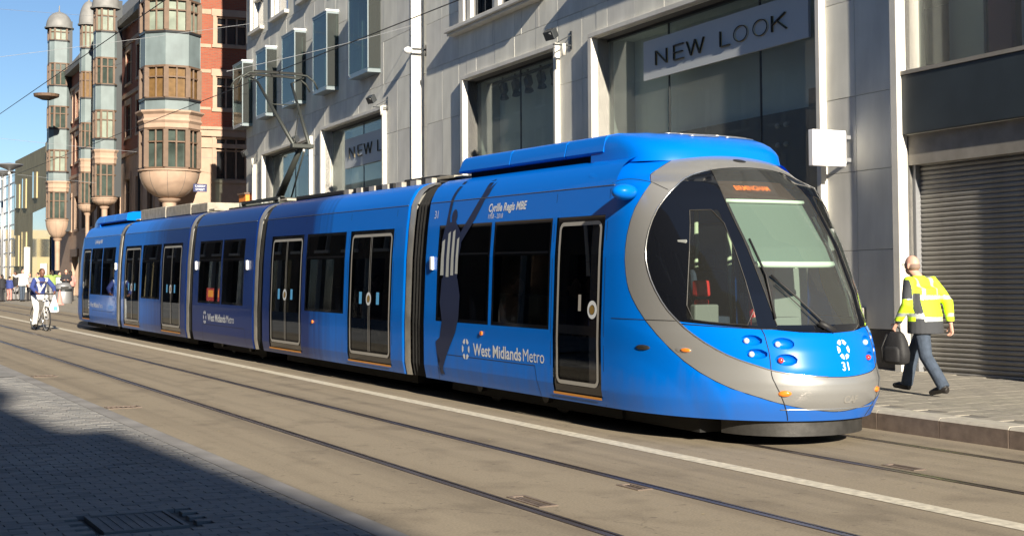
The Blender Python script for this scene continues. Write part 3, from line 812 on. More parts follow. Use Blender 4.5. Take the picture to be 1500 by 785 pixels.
wrap([(x * 1.0, y, 0) for x, y, _ in vs], fs, .06, 2.645, 1.0, 'destination_text', M['led'], off=-.075)
b = MB(); b.loft([[S(a, 1.10, -.03) for a in np.linspace(-1.0, 1.0, 15)], [tuple(np.array(S(a, 1.13, -.03)) * np.array([.9, 1, 1]) + np.array([0, .55, -.04])) for a in np.linspace(-1.0, 1.0, 15)]], caps=False, closed=False)
b.box(-.95, .95, ty(12.0), ty(12.08), .36, 1.10); b.build('dashboard', M['dash'], tram)
for (a0, a1, z0, z1, nm) in ((-.60, -.52, 1.2, 2.35, 'cab_pillar_lining'), (-.98, -.90, 1.25, 2.2, 'cab_pillar_lining')):
    b = MB(); n = 8; gr = [[S(a0 + (a1 - a0) * i, z0 + (z1 - z0) * j / n, -.10) for j in range(n + 1)] for i in (0, 1)]
    for j in range(n): b.quad(gr[0][j], gr[1][j], gr[1][j + 1], gr[0][j + 1])
    b.build(nm, M['blindbar'], tram, smooth=True)
b = MB(); b.box(.35, .80, ty(12.0), ty(12.04), 1.0, 1.75); b.build('cab_rear_panel', M['inner'], tram)
b = MB(); b.obox((.42, ty(12.3), 1.28), (.16, 0, 0), (0, .05, 0), (0, .03, .24)); b.build('red_fold_seat', M['red'], tram, bevel=.03)
b = MB(); b.box(-.16, .34, ty(11.55), ty(11.75), 1.10, 1.24); b.box(-.9, -.6, ty(11.7), ty(11.8), 1.1, 1.38); b.build('control_console', M['inner'], tram, bevel=.02)
b = MB(); b.obox((-.1, ty(12.55), 1.35), (.24, 0, 0), (0, .05, .02), (0, .03, .38)); b.box(-.34, .14, ty(12.1), ty(12.6), .85, .97); b.box(-.2, .0, ty(12.56), ty(12.66), 1.74, 1.94)
b.build('driver_seat', M['seat'], tram, bevel=.04)
b = MB(); b.box(-.98, -.90, ty(12.78), ty(12.82), .4, 2.4); b.box(-1.2, 1.2, ty(13.0), ty(13.04), .4, 1.0); b.build('cab_partition', M['dash'], tram)
for (x, t, z0, z1, rr) in ((-.62, 12.3, .5, 2.5, .02), (.25, 13.3, .5, 2.45, .025), (.72, 13.3, .5, 2.45, .03), (.95, 12.4, .5, 2.5, .035), (-.35, 14.2, .5, 2.45, .02)):
    b = MB(); b.cyl((x, ty(t), z0), rr, z1 - z0, 10); b.build('grab_pole', M['pole'], tram, smooth=True)
b = MB(); b.box(-.52, -.34, ty(12.2), ty(12.3), 1.45, 1.62); b.box(-.50, -.36, ty(12.2), ty(12.3), 1.2, 1.42); b.build('red_equipment_box', M['red'], tram, bevel=.02)
b = MB(); b.obox((-1.02, ty(11.75), 1.93), (.02, .02, 0), (-.03, .05, 0), (0, 0, .11)); b.build('cab_mirror', M['inner'], tram, bevel=.015)
b = MB(); b.obox((.72, ty(11.55), 2.05), (.07, 0, 0), (0, .015, 0), (0, 0, .12)); b.build('cab_mirror', M['inner'], tram, bevel=.015)
for k in range(8):
    for x in (-.85, .62):
        b = MB(); t = 13.6 + .48 * k
        if x < 0 and t < 14.1: continue
        b.box(x, x + .42, ty(t), ty(t) + .08, .8, 1.42); b.box(x, x + .42, ty(t) - .36, ty(t), .74, .82); b.build('passenger_seat', M['seat'], tram, bevel=.03)
# bogie
for tt in (14.6, 16.35):
    b = MB(); 
    for sx in (-.72, .72): b.cyl((sx - .06, ty(tt), .285), .27, .12, 24, (1, 0, 0))
    for sx in (-1.02, .92): b.cyl((sx, ty(tt), .235), .085, .10, 14, (1, 0, 0))
    b.build('wheelset', M['skirt'], tram, auto=40)
b = MB(); b.box(-.88, -.80, ty(14.2), ty(16.7), .14, .26); b.box(.80, .88, ty(14.2), ty(16.7), .14, .26); b.build('bogie_frame', M['under'], tram)

front_parts = [o for o in bpy.data.objects if o not in cab_parts_before and o.parent == tram]
skip = ('operator_emblem', 'fleet_number', 'maker_lettering', 'destination_text')
for o in front_parts:
    if o.name.split('.')[0] in skip: continue
    c = copy_tree(o, tram); c.rotation_euler = (0, 0, math.pi)

# middle sections
module(18.2, 24.6, [(18.62, 20.33), (22.5, 24.2)], [(20.52, 22.32)])
module(25.2, 29.4, [], [(25.8, 27.24), (27.34, 28.98)], flap=(25.7, 28.6, .62))
module(30.0, 36.3, [(30.42, 32.14), (34.3, 36.0)], [(32.30, 34.12)])
for tt in (26.3, 28.2):
    b = MB()
    for sx in (-.72, .72): b.cyl((sx - .06, ty(tt), .285), .27, .12, 24, (1, 0, 0))
    for sx in (-1.02, .92): b.cyl((sx, ty(tt), .235), .085, .10, 14, (1, 0, 0))
    b.build('wheelset', M['skirt'], tram, auto=40)
# passengers' seats and poles inside the middle sections
for k in range(30):
    t = 18.5 + k * .6
    if any(a < t < b_ for a, b_ in ((18.4, 20.5), (22.3, 25.5), (29.2, 32.3), (34.1, 36.9))): continue
    for x in (-.85, .45):
        b = MB(); b.box(x, x + .42, ty(t), ty(t) + .08, .8, 1.45); b.box(x, x + .42, ty(t) - .38, ty(t), .74, .82); b.build('passenger_seat', M['seat'], tram, bevel=.03)
for t in (18.9, 20.4, 22.4, 24.3, 26.3, 28.0, 30.5, 32.2, 34.2, 35.9):
    for x in (-.55, .55):
        b = MB(); b.cyl((x, ty(t), .36), .018, 2.1, 8); b.build('grab_pole', M['pole'], tram, smooth=True)
# gangways: bellows and the bright end ring of the section behind
for (t0, t1, t2) in ((17.45, 17.96, 18.1), (24.6, 24.97, 25.1), (29.4, 29.77, 29.9), (36.3, 36.67, 36.8)):
    b = MB(); rings = []; n = 10
    for k in range(n + 1):
        ins_ = .035 if k % 2 else .06
        rings.append([(x, ty(t0 + (t1 - t0) * k / n), z) for x, z in profile(inset=ins_)])
    b.loft(rings, caps=True); b.build('gangway_bellows', M['bellow'], tram)
    b = MB(); b.loft([[(x, ty(t1 + .01), z) for x, z in profile(inset=.03)], [(x, ty(t1 + .05), z) for x, z in profile(inset=.012)], [(x, ty(t2 + .005), z) for x, z in profile(inset=.004)], [(x, ty(t2 + .005), z) for x, z in profile(inset=.15)]], caps=False)
    b.build('gangway_ring', M['ring'], tram, auto=30)
    if t2 < 36:
        b = MB(); b.loft([[(x, ty(t2 + .006), z) for x, z in profile(inset=.045)], [(x, ty(t2 + .05), z) for x, z in profile(inset=.012)], [(x, ty(t2 + .1), z) for x, z in profile(inset=.0)]], caps=False); b.build('section_end_edge', M['blue'], tram, auto=40)
    b = MB(); b.box(-1.1, 1.1, ty(t0) - .01, ty(t0) + .01, .3, 2.9); b.build('section_end_plate', M['under'], tram)
    b = MB(); b.box(-.85, .85, ty(t0) + .05, ty(t2) - .02, 3.0, 3.045); b.build('gangway_roof_plate', M['roofgrey'], tram, bevel=.01)
# equipment along the middle roofs
for (ta, tb, xa, xb, h, mm) in ((18.3, 19.6, -.7, .7, .10, 'under'), (19.9, 21.6, -.75, .75, .07, 'under'), (21.9, 24.3, -.8, .8, .06, 'under'), (30.0, 31.3, -.85, .85, .20, 'roofgrey'), (31.4, 33.6, -.85, .85, .24, 'roofgrey'), (33.7, 36.25, -.85, .85, .26, 'roofgrey')):
    b = MB(); b.box(xa, xb, ty(ta), ty(tb), 2.98, 3.0 + h); b.build('roof_equipment_box', M[mm], tram, bevel=.02)
for k in range(11):
    b = MB(); b.box(-.78, -.70, ty(18.4 + k * .55), ty(18.62 + k * .55), 2.97, 3.06); b.build('roof_bracket', M['roofgrey'], tram)
# pantograph
panto = MB()
panto.box(-.62, .62, ty(25.7), ty(25.8), 3.02, 3.12); panto.box(-.62, .62, ty(28.3), ty(28.4), 3.02, 3.12); panto.box(-.62, -.54, ty(25.7), ty(28.4), 3.08, 3.14); panto.box(.54, .62, ty(25.7), ty(28.4), 3.08, 3.14)
panto.box(-.75, .75, ty(25.4), ty(28.7), 2.985, 3.02)
pt = panto.build('pantograph', M['panto'], tram)
b = MB()
for (x, t) in ((-.58, 25.8), (.58, 25.8), (-.58, 28.3), (.58, 28.3), (-.3, 27.6), (.3, 27.6)): b.lathe([(.05, 0), (.075, .03), (.05, .06), (.075, .09), (.05, .12)], (x, ty(t), 3.0), 10)
b.build('insulator', M['inner'], pt, smooth=True)
b = MB(); b.tube([(0, ty(27.75), 3.15), (0, ty(26.35), 4.14)], .055, 10, radii=[.085, .05]); b.tube([(.16, ty(27.45), 3.12), (.05, ty(26.3), 4.05)], .018, 6); b.build('lower_arm', M['panto'], pt, smooth=True)
b = MB(); b.obox((0, ty(26.28), 4.16), (.22, 0, 0), (0, .09, 0), (0, 0, .045)); b.build('knuckle', M['panto'], pt, bevel=.02)
b = MB()
for sx in (-.16, .16): b.tube([(sx, ty(26.28), 4.17), (sx * 2.3, ty(28.0), 5.62)], .024, 8, radii=[.040, .028])
b.tube([(-.30, ty(27.4), 5.1), (.30, ty(27.4), 5.1)], .012, 6); b.tube([(-.16, ty(26.28), 4.17), (.33, ty(27.4), 5.1)], .010, 6)
b.build('upper_arm', M['panto'], pt, smooth=True)
b = MB()
for tt in (27.75, 28.25):
    b.tube([(-.86, ty(tt), 5.50), (-.78, ty(tt), 5.66), (-.62, ty(tt), 5.77), (-.3, ty(tt), 5.79), (.3, ty(tt), 5.79), (.62, ty(tt), 5.77), (.78, ty(tt), 5.66), (.86, ty(tt), 5.50)], .020, 8)
for sx in (-.55, .55): b.tube([(sx, ty(27.75), 5.72), (sx, ty(28.25), 5.72)], .015, 6); b.tube([(sx * .66, ty(28.0), 5.62), (sx, ty(28.0), 5.72)], .015, 6)
b.build('collector_head', M['panto'], pt, smooth=True)
b = MB()
for tt in (27.75, 28.25): b.box(-.52, .52, ty(tt) - .02, ty(tt) + .02, 5.79, 5.825)
b.build('contact_strip', M['under'], pt)

# printed marks on the near side (seen from the street: text runs towards the nose)
def side_decal(vs, fs, t0, z0, size, name, m, sg=-1, off=.0035, sx=1.0, seg=True):
    b = MB(); b.add([smap(sg, t0 + sg * x * size * sx, z0 + y * size, off) for x, y, _ in vs], fs)
    return b.build(name, m, tram)
def wordmark(t_emb, t0, z, s):
    side_decal(*hex_emblem(), t_emb, z, .135 * s, 'operator_emblem', M['decal_w'])
    side_decal(*text_mesh('West Midlands', size=.212 * s, align='LEFT', offset=.004), t0, z, 1, 'operator_name', M['decal_w'])
    vs, _f = text_mesh('West Midlands', size=.212 * s, align='LEFT', offset=.004); wdt = max(v[0] for v in vs)
    side_decal(*text_mesh('Metro', size=.212 * s, align='LEFT'), t0 - wdt - .03, z, 1, 'operator_name', M['decal_w'])
wordmark(16.14, 15.92, .72, 1.0)
wordmark(28.42, 28.2, .76, 1.0)
wordmark(41.0 - .6, 40.2, .76, .9)
side_decal(*text_mesh('Cyrille Regis MBE', size=.138, align='LEFT', shear=.18, offset=.004), 15.66, 2.50, 1, 'dedication_text', M['decal_w'])
side_decal(*text_mesh('1958 - 2018', size=.085, align='LEFT', shear=.1), 15.66, 2.395, 1, 'dedication_text', M['decal_w'])
side_decal(*text_mesh('Cyrille Regis MBE', size=.138, align='LEFT', shear=.18, offset=.004), 40.0, 2.50, 1, 'dedication_text', M['decal_w'])
side_decal(*text_mesh('31', size=.15), 17.2, 2.47, 1, 'fleet_number', M['decal_w'])
# printed silhouette of a footballer with raised arms, striped shirt
def flat_poly(pts, name, m, off=.006, hi=2.635):
    # clip to below / above the roof seam so the print follows both surfaces
    n = len(pts); bm = bmesh.new(); vv = [bm.verts.new((p[0], p[1], 0)) for p in pts]; bm.faces.new(vv)
    bmesh.ops.triangulate(bm, faces=bm.faces)
    for _ in range(3): bmesh.ops.subdivide_edges(bm, edges=[e for e in bm.edges if e.calc_length() > .10], cuts=1)
    bmesh.ops.triangulate(bm, faces=bm.faces)
    vs = [tuple(v.co) for v in bm.verts]; bm.verts.index_update(); fs = [tuple(v.index for v in f.verts) for f in bm.faces]; bm.free()
    b = MB(); b.add([smap(-1, x, y, off) for x, y, _ in vs], fs); return b.build(name, m, tram)
fig = []
flat_poly([(16.86, 2.30), (16.80, 2.60), (16.79, 2.70), (16.70, 2.90), (16.60, 2.90), (16.70, 2.70), (16.72, 2.60), (16.76, 2.44), (16.74, 2.34)], 'printed_figure_arm', M['decal_d'])
flat_poly([(16.42, 2.20), (16.12, 2.46), (15.90, 2.66), (15.86, 2.74), (15.84, 2.86), (15.80, 2.74), (15.72, 2.88), (15.74, 2.76), (15.64, 2.84), (15.70, 2.68), (15.80, 2.60), (16.0, 2.38), (16.20, 2.22), (16.40, 2.06)], 'printed_figure_arm', M['decal_d'])
flat_poly([(16.62 + .085 * math.cos(k * .628), 2.43 + .10 * math.sin(k * .628)) for k in range(10)], 'printed_figure_head', M['decal_d'])
flat_poly([(16.88, 2.32), (16.74, 2.36), (16.56, 2.36), (16.40, 2.22), (16.36, 2.06), (16.42, 1.85), (16.44, 1.6), (16.86, 1.6), (16.92, 1.85), (16.96, 2.1)], 'printed_figure_shirt', M['decal_d'], .005)
for (ta, tb, za, zb) in ((16.95, 16.85, 1.66, 2.14), (16.78, 16.69, 1.64, 2.24), (16.64, 16.55, 1.66, 2.26), (16.50, 16.42, 1.68, 2.16)):
    flat_poly([(ta, za), (tb, za), (tb + .0, zb), (ta - .02, zb - .03)], 'printed_shirt_stripe', M['decal_g'], .008)
flat_poly([(16.90, 1.62), (16.42, 1.62), (16.34, 1.40), (16.36, 1.10), (16.44, .92), (16.62, .72), (16.72, .60), (16.84, .42), (16.80, .35), (16.92, .36), (16.90, .52), (17.02, .64), (17.05, .78), (16.92, .84), (16.86, 1.05), (16.94, 1.30)], 'printed_figure_legs', M['decal_d'])
# small fittings along the near side
for t, z in ((17.20, 1.82), (25.55, 1.82), (29.14, 1.82), (37.0, 1.82)):
    b = MB(); b.obox(smap(-1, t, z, .02), (.02, 0, 0), (0, .035, 0), (0, 0, .09)); b.build('side_handle', M['decal_ww'], tram, bevel=.01)
for t, z in ((15.68, .94), (21.9, .88)):
    b = MB(); b.cyl(smap(-1, t, z, 0), .028, .02, 12, (-1, 0, 0)); b.build('marker_lamp', M['amber'], tram)
for t in (27.78, 27.39):
    b = MB(); pane(b, -1, t, t + (.55 if t > 27.6 else .13), 1.10, 1.36, -.003); b.build('window_poster', M['redlamp'], tram)
    b = MB(); pane(b, -1, t + .05, t + (.42 if t > 27.6 else .10), 1.18, 1.32, -.002); b.build('poster_print', M['amberstrip'], tram)
# ================================================================== THE GROUND
KX = 10.62; KH = .21
def sheet(name, x0, x1, y0, y1, z, m, ny=1):
    b = MB()
    for i in range(ny):
        a, c = y0 + (y1 - y0) * i / ny, y0 + (y1 - y0) * (i + 1) / ny
        b.quad((x0, a, z), (x1, a, z), (x1, c, z), (x0, c, z))
    o = b.build(name, m, None); tag(o, kind='structure'); return o
sheet('ground', -1500, 1500, -1500, 1500, -.06, mat('distant_ground', (.16, .15, .13), .9, var=.2, vs=.05))
# roadway cut around the rail grooves so that each rail sits in a real slot
rails = [4.87, 6.24, 8.60, 9.95]
RW, GW = .055, .045
road = MB(); xs = [3.69]
for rx in rails: xs += [rx - .060, rx + .060]
xs += [KX]
for i in range(0, len(xs), 2): road.quad((xs[i], -30, 0), (xs[i + 1], -30, 0), (xs[i + 1], 160, 0), (xs[i], 160, 0))
road = road.build('road', M['road']); tag(road, kind='structure')
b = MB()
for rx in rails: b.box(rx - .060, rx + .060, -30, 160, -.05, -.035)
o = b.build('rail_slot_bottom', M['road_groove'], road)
for rx in rails:
    r = MB(); r.box(rx - .045, rx + .008, -30, 160, -.034, .003); r.box(rx + .036, rx + .050, -30, 160, -.034, .001); o = r.build('rail', M['rail'], road)
    r = MB(); r.box(rx - .060, rx - .0455, -30, 160, -.034, -.003); r.box(rx + .0505, rx + .060, -30, 160, -.034, -.003); r.build('rail_seal', M['seal'], road)
sheet('road_centre_line', 7.36, 7.56, -30, 160, .004, M['line'], 1)
# near footway of small pavers
PX0, PX1, PY0, PY1 = -1.2, 3.66, 7.6, 24.0
foot = MB(); foot.quad((-1.5, -30, -.035), (3.69, -30, -.035), (3.69, 160, -.035), (-1.5, 160, -.035)); foot = foot.build('near_footway_bed', M['joint']); tag(foot, kind='structure')
b = MB(); b.box(3.503, 3.692, -30, 160, -.03, -.001); b.build('edge_strip', M['paver3'], foot)
COVER = (1.93, 2.53, 9.45, 10.18)
pm = {}
def paver_mesh(k):
    if k not in pm:
        q = MB(); w, d, h = .0970, .0475, .03; e = .0025
        vs = [(-w, -d, -h), (w, -d, -h), (w, d, -h), (-w, d, -h), (-w, -d, -e), (w, -d, -e), (w, d, -e), (-w, d, -e), (-w + e, -d + e, 0), (w - e, -d + e, 0), (w - e, d - e, 0), (-w + e, d - e, 0)]
        fs = [(0, 1, 5, 4), (1, 2, 6, 5), (2, 3, 7, 6), (3, 0, 4, 7), (4, 5, 9, 8), (5, 6, 10, 9), (6, 7, 11, 10), (7, 4, 8, 11), (8, 9, 10, 11)]
        q.add(vs, fs); pm[k] = q.mesh('paver', [M['paver'], M['paver2'], M['paver3']][k], recalc=False)
    return pm[k]
cands = []
ny = int((PY1 - PY0) / .1); nx = int((PX1 - PX0) / .2)
for j in range(ny):
    y = PY0 + .05 + j * .1
    for i in range(nx + 1):
        x = PX0 + .1 + i * .2 + (.1 if j % 2 else 0)
        if x > PX1 - .20 or x < .135 * y - 1.0: continue
        if COVER[0] - .11 < x < COVER[1] + .11 and COVER[2] - .06 < y < COVER[3] + .06: continue
        if x < .12 * y - .3: continue
        cands.append((x, y))
halves = [(3.45, PY0 + .05 + j * .1) for j in range(0, ny, 2)]
cands.sort(key=lambda p: p[0] * .466 + p[1] * .885)
def vis_(p):
    zc = p[0] * .466 + p[1] * .885; xc = p[0] * .885 - p[1] * .466
    return zc > 9.05 and -.372 < xc / zc < .37
near_ = [p for p in cands if vis_(p)][:300]; nset = set(near_)
rnd = random.Random(3)
stuff = [MB(), MB(), MB()]
for p in cands:
    k = rnd.choices((0, 1, 2), (6, 2, 2))[0]; dz = rnd.uniform(-.004, .0)
    if p in nset: inst(paver_mesh(k), 'paver', foot, (p[0], p[1], dz), (rnd.uniform(-.006, .006), rnd.uniform(-.006, .006), rnd.uniform(-.012, .012)))
    else:
        w, d, e = .0970, .0475, .0025; x, y = p; q = stuff[k]
        q.add([(x - w, y - d, -.03), (x + w, y - d, -.03), (x + w, y + d, -.03), (x - w, y + d, -.03), (x - w + e, y - d + e, dz), (x + w - e, y - d + e, dz), (x + w - e, y + d - e, dz), (x - w + e, y + d - e, dz)],
              [(0, 1, 5, 4), (1, 2, 6, 5), (2, 3, 7, 6), (3, 0, 4, 7), (4, 5, 6, 7)])
for x, y in halves:
    w, d, e = .0465, .0475, .0025; stuff[0].add([(x - w, y - d, -.03), (x + w, y - d, -.03), (x + w, y + d, -.03), (x - w, y + d, -.03), (x - w + e, y - d + e, -.002), (x + w - e, y - d + e, -.002), (x + w - e, y + d - e, -.002), (x - w + e, y + d - e, -.002)],
          [(0, 1, 5, 4), (1, 2, 6, 5), (2, 3, 7, 6), (3, 0, 4, 7), (4, 5, 6, 7)])
for k in range(3):
    o = stuff[k].build('paver_field', [M['paver'], M['paver2'], M['paver3']][k], foot, recalc=False); o['kind'] = 'stuff'
b = MB(); b.quad((-1.5, 24, -.002), (3.66, 24, -.002), (3.66, 160, -.002), (-1.5, 160, -.002)); b.quad((-1.5, -30, -.002), (3.66, -30, -.002), (3.66, 7.6, -.002), (-1.5, 7.6, -.002)); b.build('far_paving', M['paver'], foot)
# access covers
def cover(x0, x1, y0, y1, z, label, rows=6, m='kerb', fr='skirt'):
    t = empty('access_cover', ((x0 + x1) / 2, (y0 + y1) / 2, z), label=label, cat='manhole cover', group='covers set in the ground')
    w, d = (x1 - x0) / 2, (y1 - y0) / 2
    b = MB(); f = .03
    b.box(-w, w, -d, -d + f, -.03, .002); b.box(-w, w, d - f, d, -.03, .002); b.box(-w, -w + f, -d + f, d - f, -.03, .002); b.box(w - f, w, -d + f, d - f, -.03, .002)
    b.build('cover_frame', M[fr], t)
    b = MB(); b.box(-w + f + .006, w - f - .006, -d + f + .006, d - f - .006, -.03, -.006); b.build('cover_plate', M[m], t)
    b = MB(); n = max(2, int((2 * w) / .08))
    for i in range(n):
        x = -w + f + .03 + (2 * w - 2 * f - .06) * (i + .5) / n
        b.box(x - .014, x + .014, -d + f + .02, d - f - .02, -.006, -.001)
    b.build('raised_ribs', M[fr], t)
    return t
cover(1.95, 2.52, 9.48, 10.16, .0, 'ribbed rectangular cover in the shaded pavers at the bottom edge', m='paver2', fr='paver2')
cover(3.72, 4.10, 23.6, 23.9, .006, 'far brownish inspection cover beyond the sunny paving', m='slab2', fr='kerb')
cover(3.70, 4.12, 17.8, 18.06, .006, 'reddish brown inspection cover on the road near the shadow tip', m='slab2', fr='kerb')
cover(4.96, 5.12, 8.98, 9.5, .006, 'small drain box beside the nearest rail', m='slab2', fr='kerb')
cover(6.02, 6.16, 9.3, 9.62, .006, 'small drain box against the second rail', m='slab2', fr='kerb')
cover(8.72, 8.86, 9.1, 9.5, .006, 'rusty drain box in front of the tram between its rails', m='slab2', fr='kerb')
# right footway, raised like a platform, with kerb blocks
fw = MB(); fw.box(KX + .32, 34, -30, 46, -.05, KH - .012); fw = fw.build('right_footway_bed', M['joint']); tag(fw, kind='structure')
b = MB(); b.quad((KX + .32, 46, -.003), (34, 46, -.003), (34, 170, -.003), (KX + .32, 170, -.003)); o = b.build('far_footway', M['slab']); tag(o, kind='structure')
o = sheet('side_street', KX, 34, 46, 170, -.006, M['slab2'])
kb = MB(); kb.box(-.16, .16, 0, .905, -.05, KH - .03); kbm = kb.mesh('kerb_block', M['kerb'])
kb = MB(); kb.add([(-.16, 0, KH - .03), (.16, 0, KH - .03), (.16, .905, KH - .03), (-.16, .905, KH - .03), (-.135, .004, KH), (.16, .004, KH), (.16, .901, KH), (-.135, .901, KH)], [(0, 1, 5, 4), (1, 2, 6, 5), (2, 3, 7, 6), (3, 0, 4, 7), (4, 5, 6, 7)]); kbt = kb.mesh('kerb_edge', M['kerbtop'])
kr = empty('kerb', (KX + .16, 0, 0)); tag(kr, kind='structure')
for i in range(54):
    o = inst(kbm, 'kerb_block', kr, (rnd.uniform(-.003, .003), -3 + i * .915, rnd.uniform(-.003, .003)))
    inst(kbt, 'kerb_edge', o)
sm = {}
def slab_mesh(w, d, k):
    key = (w, d, k)
    if key not in sm:
        q = MB(); e = .004; w2, d2 = w / 2 - .0025, d / 2 - .0025
        q.add([(-w2, -d2, -.03), (w2, -d2, -.03), (w2, d2, -.03), (-w2, d2, -.03), (-w2, -d2, -e), (w2, -d2, -e), (w2, d2, -e), (-w2, d2, -e), (-w2 + e, -d2 + e, 0), (w2 - e, -d2 + e, 0), (w2 - e, d2 - e, 0), (-w2 + e, d2 - e, 0)],
              [(0, 1, 5, 4), (1, 2, 6, 5), (2, 3, 7, 6), (3, 0, 4, 7), (4, 5, 9, 8), (5, 6, 10, 9), (6, 7, 11, 10), (7, 4, 8, 11), (8, 9, 10, 11)])
        sm[key] = q.mesh('paving_slab', [M['slab'], M['slab2']][k], recalc=False)
    return sm[key]
q = [MB(), MB()]
cnt = 0
for j in range(130):
    y = 6.2 + j * .30
    for i in range(11):
        x = KX + .34 + .22 + i * .44 + (.22 if j % 2 else 0)
        if x > 15.2: continue
        k = 0 if rnd.random() < .65 else 1; dz = rnd.uniform(-.003, .0)
        if 8.2 < y < 15.5 and cnt < 290:
            cnt += 1; inst(slab_mesh(.44, .30, k), 'paving_slab', fw, (x, y, KH + dz), (rnd.uniform(-.003, .003), rnd.uniform(-.003, .003), 0))
        else:
            w, d, e = .2175, .1475, .004
            q[k].add([(x - w, y - d, KH - .03), (x + w, y - d, KH - .03), (x + w, y + d, KH - .03), (x - w, y + d, KH - .03), (x - w + e, y - d + e, KH + dz), (x + w - e, y - d + e, KH + dz), (x + w - e, y + d - e, KH + dz), (x - w + e, y + d - e, KH + dz)], [(0, 1, 5, 4), (1, 2, 6, 5), (2, 3, 7, 6), (3, 0, 4, 7), (4, 5, 6, 7)])
for k in range(2):
    o = q[k].build('paving_slab_field', [M['slab'], M['slab2']][k], fw, recalc=False); o['kind'] = 'stuff'
# small pale litter and chewing-gum marks on the road
gm = MB()
for _ in range(46):
    x, y = rnd.uniform(3.8, 10.2), rnd.uniform(8, 30); r = rnd.uniform(.008, .022); z = .0035
    if min(abs(x - rx) for rx in rails) < .12 or abs(x - 7.46) < .12: continue
    gm.add([(x + r * math.cos(k * 1.05) * rnd.uniform(.7, 1.2), y + r * math.sin(k * 1.05) * rnd.uniform(.7, 1.2), z) for k in range(6)], [(0, 1, 2, 3, 4, 5)])
o = gm.build('chewing_gum_marks', M['tanlight']); tag(o, 'scattered pale chewing-gum spots flattened on the road', kind='stuff')

# ================================================================== STONE SHOP BUILDING ON THE RIGHT
P0 = Vector((15.05, 14.9, .22)); U = Vector((0.04526168, 0.99885586, -0.01543879)); V = Vector((6.98868906e-04, 1.54229637e-02, 9.99880815e-01)); Nn = Vector((0.99897492, -0.04526708, 0))
FM = Matrix(((-U.x, Nn.x, V.x, P0.x), (-U.y, Nn.y, V.y, P0.y), (-U.z, Nn.z, V.z, P0.z), (0, 0, 0, 1)))
shop = empty('shop_building', label='pale stone shop building with tall framed windows behind the front of the tram', cat='building', mat=FM)
# local axes: x = -u (towards the camera), y = into the building, z = up
def fb(b, u0, u1, o0, o1, v0, v1): return b.box(-u1, -u0, o0, o1, v0, v1)
TOP = 20.0
UE = 20.42     # the plain section ends here, the groove follows, then the stepped-out section
OFF2 = -.2
UL = 39.35     # far corner (on the stepped-out plane)
def uadj(u): return u - (.42 + (u - 24) * .008)
# openings: (u0, u1, v0, v1)
OPS1 = [(2.92, 10.60, .1, 6.62), (12.42, 17.62, .1, 6.68), (-2.93, .93, -.3, 3.55), (-2.93, .93, 4.48, 8.6)]
UPW = []
for (s0, s1, js) in ((13.2, 18.0, [(17.17, 15.98), (15.45, 14.3), (13.9, 13.35)]), (4.6, 10.4, [(10.2, 9.0), (8.5, 7.4), (6.9, 5.8)])):
    for a, c in js: UPW.append((c, a))
OPS1 += [(a, c, 8.24, 10.9) for a, c in UPW]
for v in (11.9, 15.6):
    OPS1 += [(a, a + 1.3, v, v + 2.5) for a in (-5.5, -2.6, 2.0, 4.9, 7.8, 10.7, 13.6, 16.5)]
OPS2 = [(uadj(23.64), uadj(29.6), .1, 6.58), (uadj(31.0), uadj(37.1), .1, 6.42)]
BOX = [(24.02, 26.35), (28.05, 30.1), (31.7, 33.85), (35.45, 37.4), (38.95, 41.0)]
BOXT = [(uadj(a) - .02, uadj(c) - .55) for a, c in BOX]
OPS2 += [(a + .08, c - .08, 7.95, 10.2) for a, c in BOXT]
UW2 = [(22.3, 23.6), (26.6, 27.9), (30.9, 32.4), (33.95, 35.9), (37.35, 39.0)]
OPS2 += [(a, c, 11.45, 13.7) for a, c in [(uadj(q[0]), uadj(q[1])) for q in UW2]] + [(uadj(q[0]), uadj(q[1]), 15.3, 17.6) for q in UW2]
def rects_minus(u0, u1, v0, v1, ops):
    R_ = [(u0, u1, v0, v1)]
    for (a, c, d, e) in ops:
        out = []
        for (p, q_, r, s) in R_:
            if c <= p or a >= q_ or e <= r or d >= s: out.append((p, q_, r, s)); continue
            if p < a: out.append((p, a, r, s))
            if q_ > c: out.append((c, q_, r, s))
            m0, m1 = max(p, a), min(q_, c)
            if r < d: out.append((m0, m1, r, d))
            if s > e: out.append((m0, m1, e, s))
        R_ = out
    return R_
wall = MB()
for r in rects_minus(-7, UE, -.3, TOP, OPS1): fb(wall, r[0], r[1], .03, .42, r[2], r[3])
for r in rects_minus(UE, UL, -.3, TOP, OPS2): fb(wall, r[0], r[1], (.15 if r[0] < UE + .01 else OFF2) + .03, .42, r[2], r[3])
wall.build('wall', M['mortar'], shop)
# end wall, back and roof so that the building has its real depth
b = MB(); fb(b, UL - .3, UL - .01, OFF2 + .04, 14, -.3, TOP); fb(b, -7.2, -7.0, .04, 14, -.3, TOP); fb(b, -7, UL - .3, 13.7, 14, -.3, TOP); b.build('side_wall', M['stone2'], shop)
b = MB(); fb(b, -7.2, UL, .0, 14, TOP, TOP + .25); fb(b, -7.2, UL + .2, -.55, .0, TOP - .3, TOP + .2); b.build('roof', M['slate'], shop)
b = MB(); fb(b, -6.9, UL - .4, 6.0, 6.2, -.2, TOP - .1); b.build('inner_wall', M['interior_d'], shop)
b = MB()
for v in (7.1, 11.2, 15.0): fb(b, -6.9, UL - .4, .45, 6.0, v, v + .2)
fb(b, -6.9, UL - .4, .45, 6.0, -.2, -.05); b.build('floor_plate', M['shopwall'], shop)
